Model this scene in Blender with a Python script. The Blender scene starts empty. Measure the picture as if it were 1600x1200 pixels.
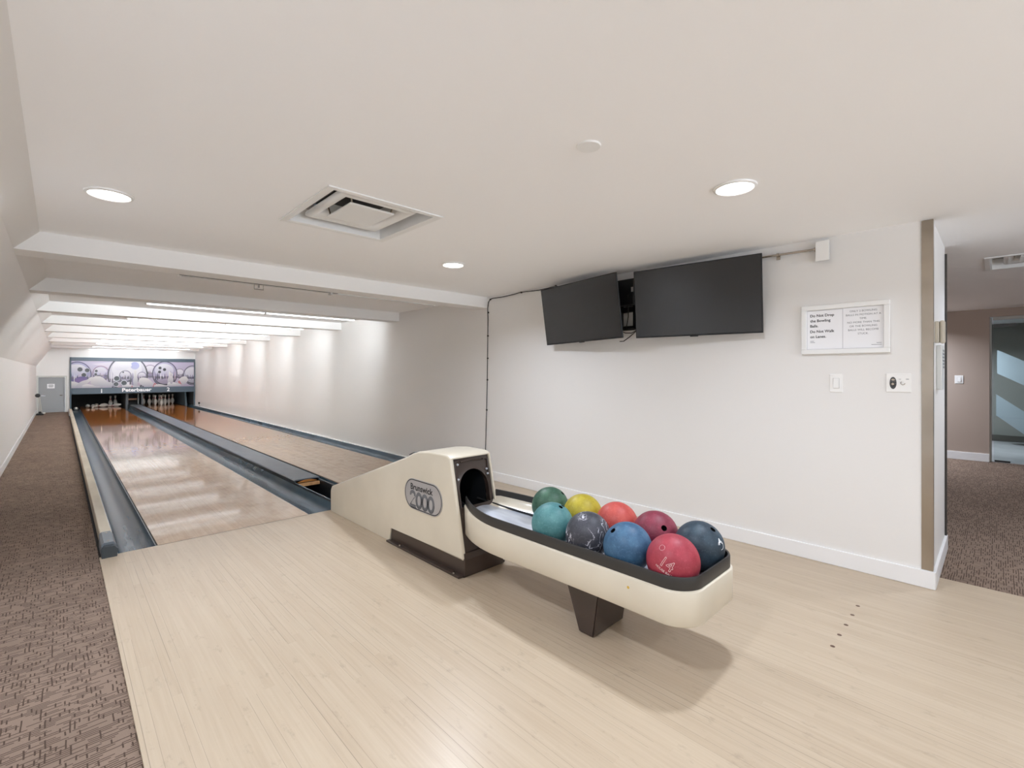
import bpy, bmesh, math, random
from mathutils import Vector, Matrix
random.seed(7)
S = bpy.context.scene
C = S.collection
PI = math.pi

# ------------------------------------------------------------------ camera, world, exposure
F_PX, HORIZON, EYE, YAW = 733.0, 582.0, 1.2345, 0.767
cam_data = bpy.data.cameras.new('camera')
cam_data.sensor_fit = 'HORIZONTAL'
cam_data.sensor_width = 36.0
cam_data.lens = F_PX / 1600.0 * 36.0
cam_data.shift_y = -(600.0 - HORIZON) / 1600.0
cam_data.clip_start, cam_data.clip_end = 0.02, 100
cam = bpy.data.objects.new('camera', cam_data)
C.objects.link(cam)
cam.location = (0, 0, EYE)
cam.rotation_euler = (PI / 2, 0, -YAW)
S.camera = cam
FILL_BELOW, SKY_UPPER = 6.0, 0.1
world = bpy.data.worlds.new('world')
S.world = world
world.use_nodes = True
# daylight made up for the added window, brightest from below to lift the ceiling
wn, wl_ = world.node_tree.nodes, world.node_tree.links
wtc = wn.new('ShaderNodeTexCoord'); wsep = wn.new('ShaderNodeSeparateXYZ'); wramp = wn.new('ShaderNodeMapRange')
wramp.inputs['From Min'].default_value = -0.05; wramp.inputs['From Max'].default_value = 0.05
wramp.inputs['To Min'].default_value = FILL_BELOW; wramp.inputs['To Max'].default_value = SKY_UPPER
wl_.new(wtc.outputs['Generated'], wsep.inputs[0]); wl_.new(wsep.outputs['Z'], wramp.inputs['Value'])
wl_.new(wramp.outputs[0], wn['Background'].inputs[1])
wn['Background'].inputs[0].default_value = (0.86, 0.95, 1.08, 1)
S.view_settings.view_transform = 'Standard'
S.view_settings.look = 'None'
S.view_settings.gamma = 1
S.view_settings.use_curve_mapping = False
S.view_settings.exposure = 0.40
S.cycles.use_denoising = True
S.cycles.max_bounces = 14
S.cycles.diffuse_bounces = 8
S.cycles.sample_clamp_indirect = 6.0
S.cycles.caustics_reflective = False
S.cycles.caustics_refractive = False
pl = bpy.data.lights.new('added_window_portal', 'AREA'); pl.shape = 'RECTANGLE'; pl.size, pl.size_y = 3.4, 1.75; pl.cycles.is_portal = True
plo = bpy.data.objects.new('added_window_portal', pl); C.objects.link(plo); plo.location = (1.8, -4.09, 1.125); plo.rotation_euler = (PI / 2, 0, 0)  # portal for the unseen window added as ceiling fill
DOWNLIGHT_W = 9.5
TUBE_STRENGTH = 50.0
CEIL = 2.109

# ------------------------------------------------------------------ materials
def lin(c):
    return tuple(((v / 255) / 12.92 if v / 255 <= 0.04045 else ((v / 255 + 0.055) / 1.055) ** 2.4) for v in c) + (1,)
MATS = {}
def mat(name, col, rough=0.5, metal=0.0, spec=0.5, coat=0.0, emit=None, es=0.0, noise=None, bump=None):
    """noise=(scale, amount, (sx,sy,sz)) varies the colour; bump=(scale, strength)"""
    if name in MATS: return MATS[name]
    m = bpy.data.materials.new(name); m.use_nodes = True
    n, l = m.node_tree.nodes, m.node_tree.links
    b = n['Principled BSDF']
    b.inputs['Base Color'].default_value = lin(col)
    b.inputs['Roughness'].default_value = rough
    b.inputs['Metallic'].default_value = metal
    b.inputs['Specular IOR Level'].default_value = spec
    b.inputs['Coat Weight'].default_value = coat
    b.inputs['Coat Roughness'].default_value = 0.05
    if emit:
        b.inputs['Emission Color'].default_value = lin(emit)
        b.inputs['Emission Strength'].default_value = es
    if noise or bump:
        tc = n.new('ShaderNodeTexCoord')
    if noise:
        mp = n.new('ShaderNodeMapping'); mp.inputs['Scale'].default_value = noise[2] if len(noise) > 2 else (1, 1, 1)
        nz = n.new('ShaderNodeTexNoise'); nz.inputs['Scale'].default_value = noise[0]; nz.inputs['Detail'].default_value = 4
        mx = n.new('ShaderNodeMix'); mx.data_type = 'RGBA'
        c2 = tuple(max(0, v - noise[1]) for v in col)
        c3 = tuple(min(255, v + noise[1] * 0.6) for v in col)
        mx.inputs['A'].default_value = lin(c2); mx.inputs['B'].default_value = lin(c3)
        l.new(tc.outputs['Object'], mp.inputs['Vector']); l.new(mp.outputs[0], nz.inputs['Vector'])
        rm = n.new('ShaderNodeMapRange'); rm.inputs['From Min'].default_value = 0.3; rm.inputs['From Max'].default_value = 0.7
        l.new(nz.outputs['Fac'], rm.inputs['Value'])
        l.new(rm.outputs[0], mx.inputs['Factor']); l.new(mx.outputs['Result'], b.inputs['Base Color'])
    if bump:
        nb = n.new('ShaderNodeTexNoise'); nb.inputs['Scale'].default_value = bump[0]; nb.inputs['Detail'].default_value = 3
        bp = n.new('ShaderNodeBump'); bp.inputs['Strength'].default_value = bump[1]; bp.inputs['Distance'].default_value = 0.01
        l.new(tc.outputs['Object'], nb.inputs['Vector']); l.new(nb.outputs['Fac'], bp.inputs['Height'])
        l.new(bp.outputs[0], b.inputs['Normal'])
    MATS[name] = m
    return m

class NG:
    """tiny helper for longer node graphs"""
    def __init__(s, name):
        s.m = bpy.data.materials.new(name); s.m.use_nodes = True
        s.n, s.l = s.m.node_tree.nodes, s.m.node_tree.links
        s.b = s.n['Principled BSDF']
    def add(s, t, **kw):
        x = s.n.new(t)
        for k, v in kw.items(): setattr(x, k, v)
        return x
    def math(s, op, a, b=None, c=None):
        x = s.n.new('ShaderNodeMath'); x.operation = op
        for i, v in enumerate((a, b, c)):
            if v is None: continue
            if isinstance(v, (int, float)): x.inputs[i].default_value = v
            else: s.l.new(v, x.inputs[i])
        return x.outputs[0]
    def mix(s, f, a, b, blend='MIX'):
        x = s.n.new('ShaderNodeMix'); x.data_type = 'RGBA'; x.blend_type = blend
        for k, v in (('Factor', f), ('A', a), ('B', b)):
            if isinstance(v, (int, float)): x.inputs[k].default_value = v
            elif isinstance(v, tuple): x.inputs[k].default_value = v
            else: s.l.new(v, x.inputs[k])
        return x.outputs['Result']
    def noise(s, vec, scale, detail=3, rough=0.5):
        x = s.n.new('ShaderNodeTexNoise'); x.inputs['Scale'].default_value = scale
        x.inputs['Detail'].default_value = detail; x.inputs['Roughness'].default_value = rough
        s.l.new(vec, x.inputs['Vector']); return x.outputs['Fac']
    def white(s, vec):
        x = s.n.new('ShaderNodeTexWhiteNoise'); s.l.new(vec, x.inputs['Vector']); return x.outputs['Value']
    def comb(s, x, y, z=0.0):
        c = s.n.new('ShaderNodeCombineXYZ')
        for i, v in enumerate((x, y, z)):
            if isinstance(v, (int, float)): c.inputs[i].default_value = v
            else: s.l.new(v, c.inputs[i])
        return c.outputs[0]
    def ramp(s, v, a, b):
        x = s.n.new('ShaderNodeMapRange'); x.inputs['From Min'].default_value = a; x.inputs['From Max'].default_value = b
        s.l.new(v, x.inputs['Value']); return x.outputs[0]
    def pos(s):
        g = s.n.new('ShaderNodeNewGeometry'); sp = s.n.new('ShaderNodeSeparateXYZ')
        s.l.new(g.outputs['Position'], sp.inputs[0]); return sp.outputs

def wood(name, base, dark, strip=0.034, length=1.3, rough=0.35, coat=0.0, pine=None, blot=0.0, spec=0.5):
    g = NG(name); x, y, z = g.pos()
    sx = g.math('FLOOR', g.math('DIVIDE', x, strip))
    r1 = g.white(g.comb(sx, 3.1))
    yy = g.math('FLOOR', g.math('ADD', g.math('DIVIDE', y, length), g.math('MULTIPLY', r1, 7.0)))
    r2 = g.white(g.comb(sx, yy, 1.7))
    grain = g.noise(g.comb(g.math('MULTIPLY', x, 90.0), g.math('MULTIPLY', y, 3.0), r2), 1.0, 4)
    f = g.math('ADD', g.math('MULTIPLY', r2, 0.30), g.math('MULTIPLY', g.ramp(grain, 0.3, 0.75), 0.45))
    col = g.mix(f, lin(base), lin(dark))
    if pine:
        t = g.ramp(y, pine[0], pine[1])
        col = g.mix(t, col, g.mix(f, lin(pine[2]), lin(pine[3])))
    # thin dark seams between strips
    fx = g.math('FRACT', g.math('DIVIDE', x, strip))
    seam = g.math('LESS_THAN', g.math('ABSOLUTE', g.math('SUBTRACT', fx, 0.5)), 0.472)
    some = g.math('GREATER_THAN', g.white(g.comb(sx, yy, 9.0)), 0.72)
    dark_f = g.math('MULTIPLY', g.math('MULTIPLY', g.math('SUBTRACT', 1.0, seam), some), 0.55)
    col = g.mix(dark_f, col, lin(tuple(v * 0.55 for v in dark)))
    # scuffs
    sc = g.noise(g.comb(g.math('MULTIPLY', x, 5.0), g.math('MULTIPLY', y, 2.0)), 4.0, 6, 0.7)
    col = g.mix(g.math('MULTIPLY', g.ramp(sc, 0.58, 0.74), 0.42), col, lin(tuple(v * 0.75 for v in dark)))
    if blot:
        bn = g.noise(g.comb(g.math('MULTIPLY', x, 3.0), g.math('MULTIPLY', y, 2.2)), 3.0, 6, 0.65)
        col = g.mix(g.math('MULTIPLY', g.ramp(bn, 0.48, 0.66), blot), col, lin((150, 122, 104)))
    g.l.new(col, g.b.inputs['Base Color'])
    rn = g.noise(g.comb(x, g.math('MULTIPLY', y, 0.5)), 6.0, 4)
    g.l.new(g.math('ADD', rough, g.math('MULTIPLY', g.math('SUBTRACT', rn, 0.5), rough * 0.5)), g.b.inputs['Roughness'])
    g.b.inputs['Coat Weight'].default_value = coat
    g.b.inputs['Coat Roughness'].default_value = 0.06
    g.b.inputs['Specular IOR Level'].default_value = spec
    return g.m

def carpet_mat(name, base, dark):
    """loop carpet: short dark dashes along rows and columns of the weave"""
    g = NG(name); x, y, z = g.pos()
    wob = g.math('MULTIPLY', g.noise(g.comb(x, y), 9.0, 2), 0.010)
    def dashes(a, c, row, ln, thr, width, seed):
        a2 = g.math('ADD', a, wob)
        i = g.math('FLOOR', g.math('DIVIDE', a2, row)); f = g.math('FRACT', g.math('DIVIDE', a2, row))
        jj = g.math('FLOOR', g.math('ADD', g.math('DIVIDE', c, ln), g.math('MULTIPLY', g.white(g.comb(i, seed)), 5.0)))
        on = g.math('GREATER_THAN', g.white(g.comb(i, jj, seed)), thr)
        ln_ = g.math('LESS_THAN', g.math('ABSOLUTE', g.math('SUBTRACT', f, 0.5)), width)
        return g.math('MULTIPLY', on, ln_)
    f = g.math('MAXIMUM', dashes(y, x, 0.0105, 0.040, 0.47, 0.20, 1.3), dashes(x, y, 0.0125, 0.026, 0.74, 0.18, 4.7))
    col = g.mix(g.math('MULTIPLY', f, 0.85), lin(base), lin(dark))
    big = g.noise(g.comb(x, y), 2.2, 3)
    col = g.mix(g.math('MULTIPLY', g.ramp(big, 0.4, 0.7), 0.18), col, lin(dark))
    c = g.noise(g.comb(x, y), 420.0, 1)
    col = g.mix(g.math('MULTIPLY', g.ramp(c, 0.35, 0.7), 0.3), col, lin(tuple(v * 0.72 for v in base)))
    g.l.new(col, g.b.inputs['Base Color'])
    g.b.inputs['Roughness'].default_value = 0.95
    g.b.inputs['Specular IOR Level'].default_value = 0.1
    bp = g.add('ShaderNodeBump'); bp.inputs['Strength'].default_value = 0.4; bp.inputs['Distance'].default_value = 0.004
    g.l.new(c, bp.inputs['Height']); g.l.new(bp.outputs[0], g.b.inputs['Normal'])
    return g.m

def ball_mat(name, c1, c2, scale=14, hard=(0.35, 0.7), c3=None):
    g = NG(name)
    tc = g.add('ShaderNodeTexCoord'); v = tc.outputs['Object']
    n1 = g.noise(v, scale, 6, 0.65)
    col = g.mix(g.ramp(n1, *hard), lin(c1), lin(c2))
    n2 = g.noise(v, 120, 3)
    col = g.mix(g.math('MULTIPLY', g.ramp(n2, 0.55, 0.75), 0.25), col, lin(tuple(min(255, v_ + 45) for v_ in c2)))
    if c3:
        n3 = g.add('ShaderNodeTexNoise'); n3.inputs['Scale'].default_value = 16; n3.inputs['Detail'].default_value = 5; n3.inputs['Distortion'].default_value = 1.6
        g.l.new(v, n3.inputs['Vector'])
        band = g.math('LESS_THAN', g.math('ABSOLUTE', g.math('SUBTRACT', n3.outputs['Fac'], 0.5)), 0.017)
        pat = g.ramp(g.noise(v, 7, 2), 0.45, 0.55)
        col = g.mix(g.math('MULTIPLY', band, pat), col, lin(c3))
    g.l.new(col, g.b.inputs['Base Color'])
    rn = g.noise(v, 30, 4)
    g.l.new(g.ramp(rn, -0.6, 1.6), g.b.inputs['Roughness'])
    g.b.inputs['Specular IOR Level'].default_value = 0.4
    return g.m

def vcol_mat(name, rough=0.4):
    g = NG(name)
    a = g.add('ShaderNodeVertexColor'); a.layer_name = 'print'
    g.l.new(a.outputs['Color'], g.b.inputs['Base Color'])
    g.b.inputs['Roughness'].default_value = rough
    return g.m

WALL = mat('painted_wall', (229, 227, 224), 0.6, spec=0.3, bump=(60, 0.03))
CEILM = mat('painted_ceiling', (249, 249, 249), 0.7, spec=0.2)
BEAMM = mat('painted_beam', (238, 237, 235), 0.65, spec=0.2)
BASEB = mat('white_baseboard', (236, 236, 236), 0.4)
TAUPE = mat('taupe_wall', (176, 160, 148), 0.6, spec=0.3)
APPROACH = wood('maple_approach', (188, 172, 150), (169, 150, 127), rough=0.33, spec=0.4)
LANE = wood('lane_wood', (188, 166, 143), (164, 141, 118), rough=0.065, pine=(8.5, 15.5, (172, 108, 52), (140, 80, 32)), blot=0.42, spec=0.3)
CARPET = carpet_mat('woven_carpet', (140, 121, 107), (60, 46, 38))
GUTTER = mat('blue_grey_gutter_plastic', (66, 84, 96), 0.27, spec=0.45, noise=(3, 16, (6, 0.6, 1)))
CAPM = mat('dark_grey_capping', (88, 95, 104), 0.4, noise=(5, 12, (1, 0.4, 1)))
CAPSIDE = mat('black_capping_edge', (30, 34, 38), 0.45)
CREAM = mat('cream_fibreglass', (214, 205, 186), 0.28, noise=(2.5, 7), coat=0.3)
BROWN = mat('dark_brown_plastic', (62, 50, 44), 0.28, coat=0.3)
BLACK = mat('black_plastic', (18, 18, 19), 0.4)
PIT = mat('pit_black', (16, 18, 22), 0.7)
RIM = mat('charcoal_rim', (50, 48, 46), 0.42)
CHROME = mat('worn_steel', (214, 219, 228), 0.3, 0.45, noise=(14, 26, (1, 0.2, 1)))
STEEL = mat('brushed_steel', (178, 168, 155), 0.25, 1.0, noise=(3, 20, (1, 1, 1)))
SILVER = mat('silver_emblem', (186, 184, 184), 0.35, 0.4)
INK = mat('black_ink', (24, 24, 26), 0.6)
GREYINK = mat('grey_ink', (108, 110, 114), 0.5)
WHITEP = mat('white_plastic', (238, 237, 234), 0.35)
WHITEM = mat('white_enamel', (236, 236, 234), 0.35)
PAPER = mat('white_paper', (240, 240, 242), 0.6)
SCREEN = mat('tv_screen_glass', (20, 21, 23), 0.2, spec=0.8)
BEZEL = mat('tv_bezel', (26, 26, 28), 0.35)
TEAL = mat('dark_slate_paint', (62, 78, 90), 0.4)
WHITEINK = mat('white_ink', (240, 240, 240), 0.5)
PINM = mat('pin_white', (236, 233, 228), 0.25)
PINRED = mat('pin_red_stripe', (170, 40, 44), 0.3)
DOORG = mat('grey_door_paint', (150, 153, 155), 0.5)
FRAMEG = mat('pale_grey_frame_paint', (196, 197, 192), 0.5)
VENTIN = mat('vent_shadow_grey', (120, 118, 115), 0.6)
BEIGE = mat('beige_plastic', (192, 184, 168), 0.45)
RAWWOOD = mat('raw_plywood', (196, 150, 100), 0.6, noise=(20, 25, (1, 6, 1)))
CABLEM = mat('black_cable', (40, 37, 34), 0.6)
LENS = mat('lamp_lens', (255, 252, 246), 0.5, emit=(255, 250, 240), es=6.0)
TUBE = mat('lit_tube', (255, 255, 255), 0.5, emit=(244, 250, 255), es=TUBE_STRENGTH)
TUBE_EDGE = mat('lit_lens_edge', (255, 255, 255), 0.5, emit=(244, 250, 255), es=4.8)
TUBE_END = mat('lit_tube_end', (255, 255, 255), 0.5, emit=(244, 250, 255), es=TUBE_STRENGTH*0.10)
TUBE_FAR = mat('lit_tube_far', (255, 255, 255), 0.5, emit=(244, 250, 255), es=TUBE_STRENGTH*0.45)
SMUDGE = mat('yellow_stain', (196, 160, 60), 0.6)

# ------------------------------------------------------------------ mesh helpers
def BM(): return bmesh.new()
def box(bm, x0, x1, y0, y1, z0, z1, bev=0.0, seg=2):
    vs = [bm.verts.new(p) for p in ((x0,y0,z0),(x1,y0,z0),(x1,y1,z0),(x0,y1,z0),(x0,y0,z1),(x1,y0,z1),(x1,y1,z1),(x0,y1,z1))]
    fs = [bm.faces.new([vs[i] for i in q]) for q in ((3,2,1,0),(4,5,6,7),(0,1,5,4),(1,2,6,5),(2,3,7,6),(3,0,4,7))]
    if bev:
        es = list({e for f in fs for e in f.edges})
        bmesh.ops.bevel(bm, geom=es, offset=bev, segments=seg, affect='EDGES', profile=0.5)
def prism(bm, pts, axis, a, b, bev=0.0, seg=3, capbev=None):
    """extrude polygon pts (2-D) along axis from a to b"""
    def P(u, v, t):
        return {'x': (t, u, v), 'y': (u, t, v), 'z': (u, v, t)}[axis]
    A = [bm.verts.new(P(u, v, a)) for u, v in pts]; B = [bm.verts.new(P(u, v, b)) for u, v in pts]
    n = len(pts)
    fs = [bm.faces.new(A), bm.faces.new(list(reversed(B)))]
    fs += [bm.faces.new([A[(i+1) % n], A[i], B[i], B[(i+1) % n]]) for i in range(n)]
    bmesh.ops.recalc_face_normals(bm, faces=fs)
    if bev:
        es = [e for e in set(fs[0].edges) | set(fs[1].edges)]
        bmesh.ops.bevel(bm, geom=es, offset=bev, segments=seg, affect='EDGES', profile=0.5)
    return fs
def tube(bm, pts, r, seg=8, closed=False):
    pts = [Vector(p) for p in pts]; n = len(pts); rings = []
    up = Vector((0, 0, 1))
    for i, p in enumerate(pts):
        a = pts[i-1] if (i or closed) else p; b = pts[(i+1) % n] if (i < n-1 or closed) else p
        t = (b - a).normalized()
        u = t.cross(up)
        if u.length < 1e-3: u = t.cross(Vector((1, 0, 0)))
        u.normalize(); v = u.cross(t)
        rr = r[i] if isinstance(r, (list, tuple)) else r
        rings.append([bm.verts.new(p + (u*math.cos(k*2*PI/seg) + v*math.sin(k*2*PI/seg)) * rr) for k in range(seg)])
    m = n if closed else n - 1
    for i in range(m):
        A, B = rings[i], rings[(i+1) % n]
        for k in range(seg): bm.faces.new([A[k], A[(k+1) % seg], B[(k+1) % seg], B[k]])
    if not closed:
        bm.faces.new(list(reversed(rings[0]))); bm.faces.new(rings[-1])
def lathe(bm, prof, origin=(0,0,0), M=None, seg=32):
    """prof: (radius, height) list; spun about local z"""
    rings = []
    M = M or Matrix.Identity(3)
    for r, h in prof:
        if r < 1e-6: rings.append([bm.verts.new(Vector(origin) + M @ Vector((0, 0, h)))])
        else: rings.append([bm.verts.new(Vector(origin) + M @ Vector((r*math.cos(k*2*PI/seg), r*math.sin(k*2*PI/seg), h))) for k in range(seg)])
    for A, B in zip(rings, rings[1:]):
        if len(A) == 1 and len(B) == 1: continue
        for k in range(seg):
            if len(A) == 1: bm.faces.new([A[0], B[k], B[(k+1) % seg]])
            elif len(B) == 1: bm.faces.new([A[k], B[0], A[(k+1) % seg]])
            else: bm.faces.new([A[k], A[(k+1) % seg], B[(k+1) % seg], B[k]])
def disc(bm, c, r, n=32, axis='z', ry=None):
    ry = ry or r
    vs = []
    for k in range(n):
        a = 2*PI*k/n; u, v = r*math.cos(a), ry*math.sin(a)
        vs.append(bm.verts.new({'z': (c[0]+u, c[1]+v, c[2]), 'y': (c[0]+u, c[1], c[2]+v), 'x': (c[0], c[1]+u, c[2]+v)}[axis]))
    return bm.faces.new(vs)
def sweep(bm, prof, ys, closed=False):
    """profile of (x,z) swept along Y through the list ys"""
    rings = [[bm.verts.new((x, y, z)) for x, z in prof] for y in ys]
    n = len(prof)
    for A, B in zip(rings, rings[1:]):
        for i in range(n if closed else n-1):
            bm.faces.new([A[i], A[(i+1) % n], B[(i+1) % n], B[i]])
    if closed:
        bm.faces.new(rings[0]); bm.faces.new(list(reversed(rings[-1])))
_txt = {}
def text2d(s, bold=0.0, space=1.0, shear=0.0):
    key = (s, bold, space, shear)
    if key in _txt: return _txt[key]
    cu = bpy.data.curves.new('tmp', 'FONT'); cu.body = s; cu.size = 1.0; cu.offset = bold; cu.space_character = space; cu.shear = shear
    cu.resolution_u = 4
    o = bpy.data.objects.new('tmp', cu); C.objects.link(o)
    dg = bpy.context.evaluated_depsgraph_get(); dg.update()
    me = bpy.data.meshes.new_from_object(o.evaluated_get(dg))
    vs = [(v.co.x, v.co.y) for v in me.vertices]; fs = [tuple(p.vertices) for p in me.polygons]
    bpy.data.objects.remove(o); bpy.data.curves.remove(cu); bpy.data.meshes.remove(me)
    xs = [v[0] for v in vs]; w = max(xs) - min(xs); x0 = min(xs)
    _txt[key] = ([(x - x0, y) for x, y in vs], fs, w)
    return _txt[key]
def text(bm, s, origin, u, v, height, width=None, align='L', bold=0.0, space=1.0, fn=None):
    """flat lettering; height = cap height; width stretches to fit"""
    vs, fs, w = text2d(s, bold, space)
    k = height / 0.70; kx = (width / w) if width else k
    ox = {'L': 0, 'C': -w * kx / 2, 'R': -w * kx}[align]
    u, v, o = Vector(u), Vector(v), Vector(origin)
    V = []
    for x, y in vs:
        a, b = ox + x*kx, y*k
        V.append(bm.verts.new(fn(a, b) if fn else o + u*a + v*b))
    for f in fs:
        try: bm.faces.new([V[i] for i in f])
        except ValueError: pass
def finish(bm, name, m, smooth=False, angle=35):
    me = bpy.data.meshes.new(name)
    bm.normal_update()
    bm.to_mesh(me); bm.free()
    for mm in (m if isinstance(m, (list, tuple)) else [m]): me.materials.append(mm)
    if smooth:
        for p in me.polygons: p.use_smooth = True
        try: me.set_sharp_from_angle(angle=math.radians(angle))
        except Exception: pass
    return me
def obj(name, bm, m, parent=None, smooth=False, kind=None, label=None, cat=None, group=None, recalc=True, angle=35, centre=False):
    if recalc: bmesh.ops.recalc_face_normals(bm, faces=bm.faces)
    wl = world_loc(parent) if parent else Vector((0, 0, 0))
    off = wl
    loc = Vector((0, 0, 0))
    if centre and not parent:
        xs = [v.co for v in bm.verts]
        lo = Vector((min(v.x for v in xs), min(v.y for v in xs), min(v.z for v in xs))); hi = Vector((max(v.x for v in xs), max(v.y for v in xs), max(v.z for v in xs)))
        loc = Vector(((lo.x+hi.x)/2, (lo.y+hi.y)/2, lo.z)); off = loc
    if off.length: bmesh.ops.translate(bm, verts=bm.verts, vec=-off)
    o = bpy.data.objects.new(name, finish(bm, name, m, smooth, angle)); C.objects.link(o)
    o.location = loc
    if parent: o.parent = parent
    if kind: o['kind'] = kind
    if label: o['label'] = label
    if cat: o['category'] = cat
    if group: o['group'] = group
    return o
def world_loc(o):
    v = Vector((0, 0, 0))
    while o: v += o.location; o = o.parent
    return v
def thing(name, label, cat, loc, group=None):
    o = bpy.data.objects.new(name, None); C.objects.link(o); o.location = loc; o.empty_display_size = 0.1
    o['label'] = label; o['category'] = cat
    if group: o['group'] = group
    return o
def dup(root, loc, label=None):
    r = root.copy(); C.objects.link(r); r.location = loc
    if label: r['label'] = label
    for ch in list(root.children):
        c = ch.copy(); C.objects.link(c); c.parent = r
        for g in list(ch.children):
            d = g.copy(); C.objects.link(d); d.parent = c
    return r
def struct(name, bm, m, **kw): return obj(name, bm, m, kind='structure', **kw)

# ------------------------------------------------------------------ setting
FOUL = 4.165                       # foul line
L1, L2, LW = 0.505, 2.251, 1.054   # lane left edges, lane width
WX = 3.581                         # right wall
HX = 9.22                          # far hall wall
BACK = 20.45                       # rear wall
WEND = 0.262                       # where the right wall ends
b = BM(); box(b, 0.19, 3.815, -4.0, FOUL, -0.12, 0.0); struct('floor_approach', b, APPROACH)
b = BM(); box(b, -0.6, 0.19, -4.0, BACK + 0.1, -0.14, -0.012); struct('floor_aisle_carpet', b, CARPET)
b = BM(); box(b, 3.815, HX + 0.05, -4.0, 3.0, -0.12, 0.001); struct('floor_hall_carpet', b, CARPET)
b = BM(); box(b, 0.19, WX, FOUL, 24.2, -0.30, -0.20); struct('floor_subfloor', b, PIT)
V1 = (0.92, 1.53, 2.18, 2.83)      # the two square vents
V2 = (5.10, 5.70, -0.54, 0.06)
b = BM()
ceil_x = [(-0.7, V1[0], [(-4.1, 24.4)]), (V1[0], V1[1], [(-4.1, V1[2]), (V1[3], 24.4)]), (V1[1], V2[0], [(-4.1, 24.4)]), (V2[0], V2[1], [(-4.1, V2[2]), (V2[3], 24.4)]), (V2[1], HX + 4.0, [(-4.1, 24.4)])]
for xa, xb, runs in ceil_x:
    for ya, yb in runs: box(b, xa, xb, ya, yb, CEIL, CEIL + 0.12)
struct('ceiling', b, CEILM)
b = BM()
prism(b, [(-0.521, -0.14), (-0.521, 1.42), (-0.203, 1.985), (-0.09, CEIL), (-0.09, CEIL + 0.1), (-0.75, CEIL + 0.1), (-0.75, -0.14)], 'y', -4.0, BACK + 0.1)
struct('wall_left', b, WALL)
b = BM(); box(b, WX, 4.46, WEND, 24.3, -0.3, CEIL + 0.02); struct('wall_right', b, WALL)
# rear wall: door side, above the sign, right sliver
b = BM()
box(b, -0.75, 0.232, BACK, BACK + 0.12, 1.125, CEIL + 0.02)
box(b, -0.75, -0.50, BACK, BACK + 0.12, -0.14, 1.125)
box(b, 0.14, 0.232, BACK, BACK + 0.12, -0.14, 1.125)
box(b, 0.232, WX, BACK, BACK + 0.12, 1.0, CEIL + 0.02)
struct('wall_back', b, WALL)
b = BM()                                                   # wall behind the viewer, with a hole for the added window
box(b, -0.75, 0.1, -4.1, -4.0, -0.14, CEIL + 0.02); box(b, 3.5, HX + 0.3, -4.1, -4.0, -0.14, CEIL + 0.02)
box(b, 0.1, 3.5, -4.1, -4.0, -0.14, 0.25); box(b, 0.1, 3.5, -4.1, -4.0, 2.0, CEIL + 0.02)
struct('wall_front', b, WALL)
b = BM()
for xa, xb in ((0.1, 0.14), (1.78, 1.82), (3.46, 3.5)): box(b, xa, xb, -4.08, -4.02, 0.25, 2.0)
box(b, 0.14, 3.46, -4.08, -4.02, 0.25, 0.29); box(b, 0.14, 3.46, -4.08, -4.02, 1.96, 2.0)
struct('added_window_1', b, WHITEM)  # unseen window added behind the viewer to brighten the ceiling
b = BM()
box(b, HX, HX + 0.12, 0.088, 3.1, -0.1, CEIL + 0.02)
box(b, HX, HX + 0.12, -4.0, -1.15, -0.1, CEIL + 0.02)
box(b, HX, HX + 0.12, -1.15, 0.088, 2.0, CEIL + 0.02)
struct('wall_hall', b, TAUPE)
b = BM(); box(b, 4.46, HX + 0.1, 3.0, 3.1, -0.1, CEIL + 0.02); struct('wall_hall_end', b, TAUPE)
# baseboards
b = BM(); box(b, WX - 0.014, WX, WEND - 0.014, FOUL + 0.02, 0.0, 0.10, 0.003); struct('baseboard_right', b, BASEB)
b = BM(); box(b, WX + 0.001, 4.47, WEND - 0.016, WEND, 0.0, 0.10, 0.003); struct('baseboard_return', b, BASEB)
b = BM(); box(b, -0.521, -0.508, -4.0, BACK, -0.012, 0.085, 0.003); struct('baseboard_left', b, BASEB)
b = BM(); box(b, HX - 0.015, HX, 0.088, 3.0, 0.0, 0.11, 0.003); struct('baseboard_hall', b, BASEB)
# low grey-white ledge between gutter and right wall
b = BM(); box(b, 3.535, WX, FOUL + 0.02, BACK, -0.06, 0.035, 0.004); struct('trim_1', b, BASEB)
# ceiling beams
BEAM_W = 0.22
beam_y = [4.13] + [6.10 + 1.957*i for i in range(8)]
for i, y in enumerate(beam_y):
    b = BM()
    prism(b, [(-0.206, 1.985), (WX + 0.005, 1.985), (WX + 0.005, CEIL + 0.005), (-0.085, CEIL + 0.005)], 'y', y, y + BEAM_W)
    struct('ceiling_beam', b, BEAMM)

# rear door
b = BM()
box(b, -0.525, -0.475, BACK - 0.03, BACK + 0.10, -0.012, 1.135, 0.004)
box(b, 0.118, 0.168, BACK - 0.03, BACK + 0.10, -0.012, 1.135, 0.004)
box(b, -0.475, 0.118, BACK - 0.03, BACK + 0.10, 1.085, 1.135, 0.004)
fr = struct('door_1', b, FRAMEG)
b = BM(); box(b, -0.474, 0.117, BACK + 0.03, BACK + 0.07, -0.008, 1.084, 0.002); obj('door_leaf', b, DOORG, fr)
b = BM(); tube(b, [(0.05, BACK + 0.03, 0.52), (0.05, BACK - 0.02, 0.52), (0.0, BACK - 0.02, 0.52)], 0.012); obj('door_handle', b, STEEL, fr, smooth=True)
b = BM(); box(b, -0.285, -0.115, BACK + 0.027, BACK + 0.0295, 0.74, 0.88); n1 = thing('door_notice', 'small white notice stuck on the grey rear door', 'notice', (-0.2, BACK + 0.028, 0.74))
obj('paper', b, PAPER, n1)
b = BM()
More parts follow.
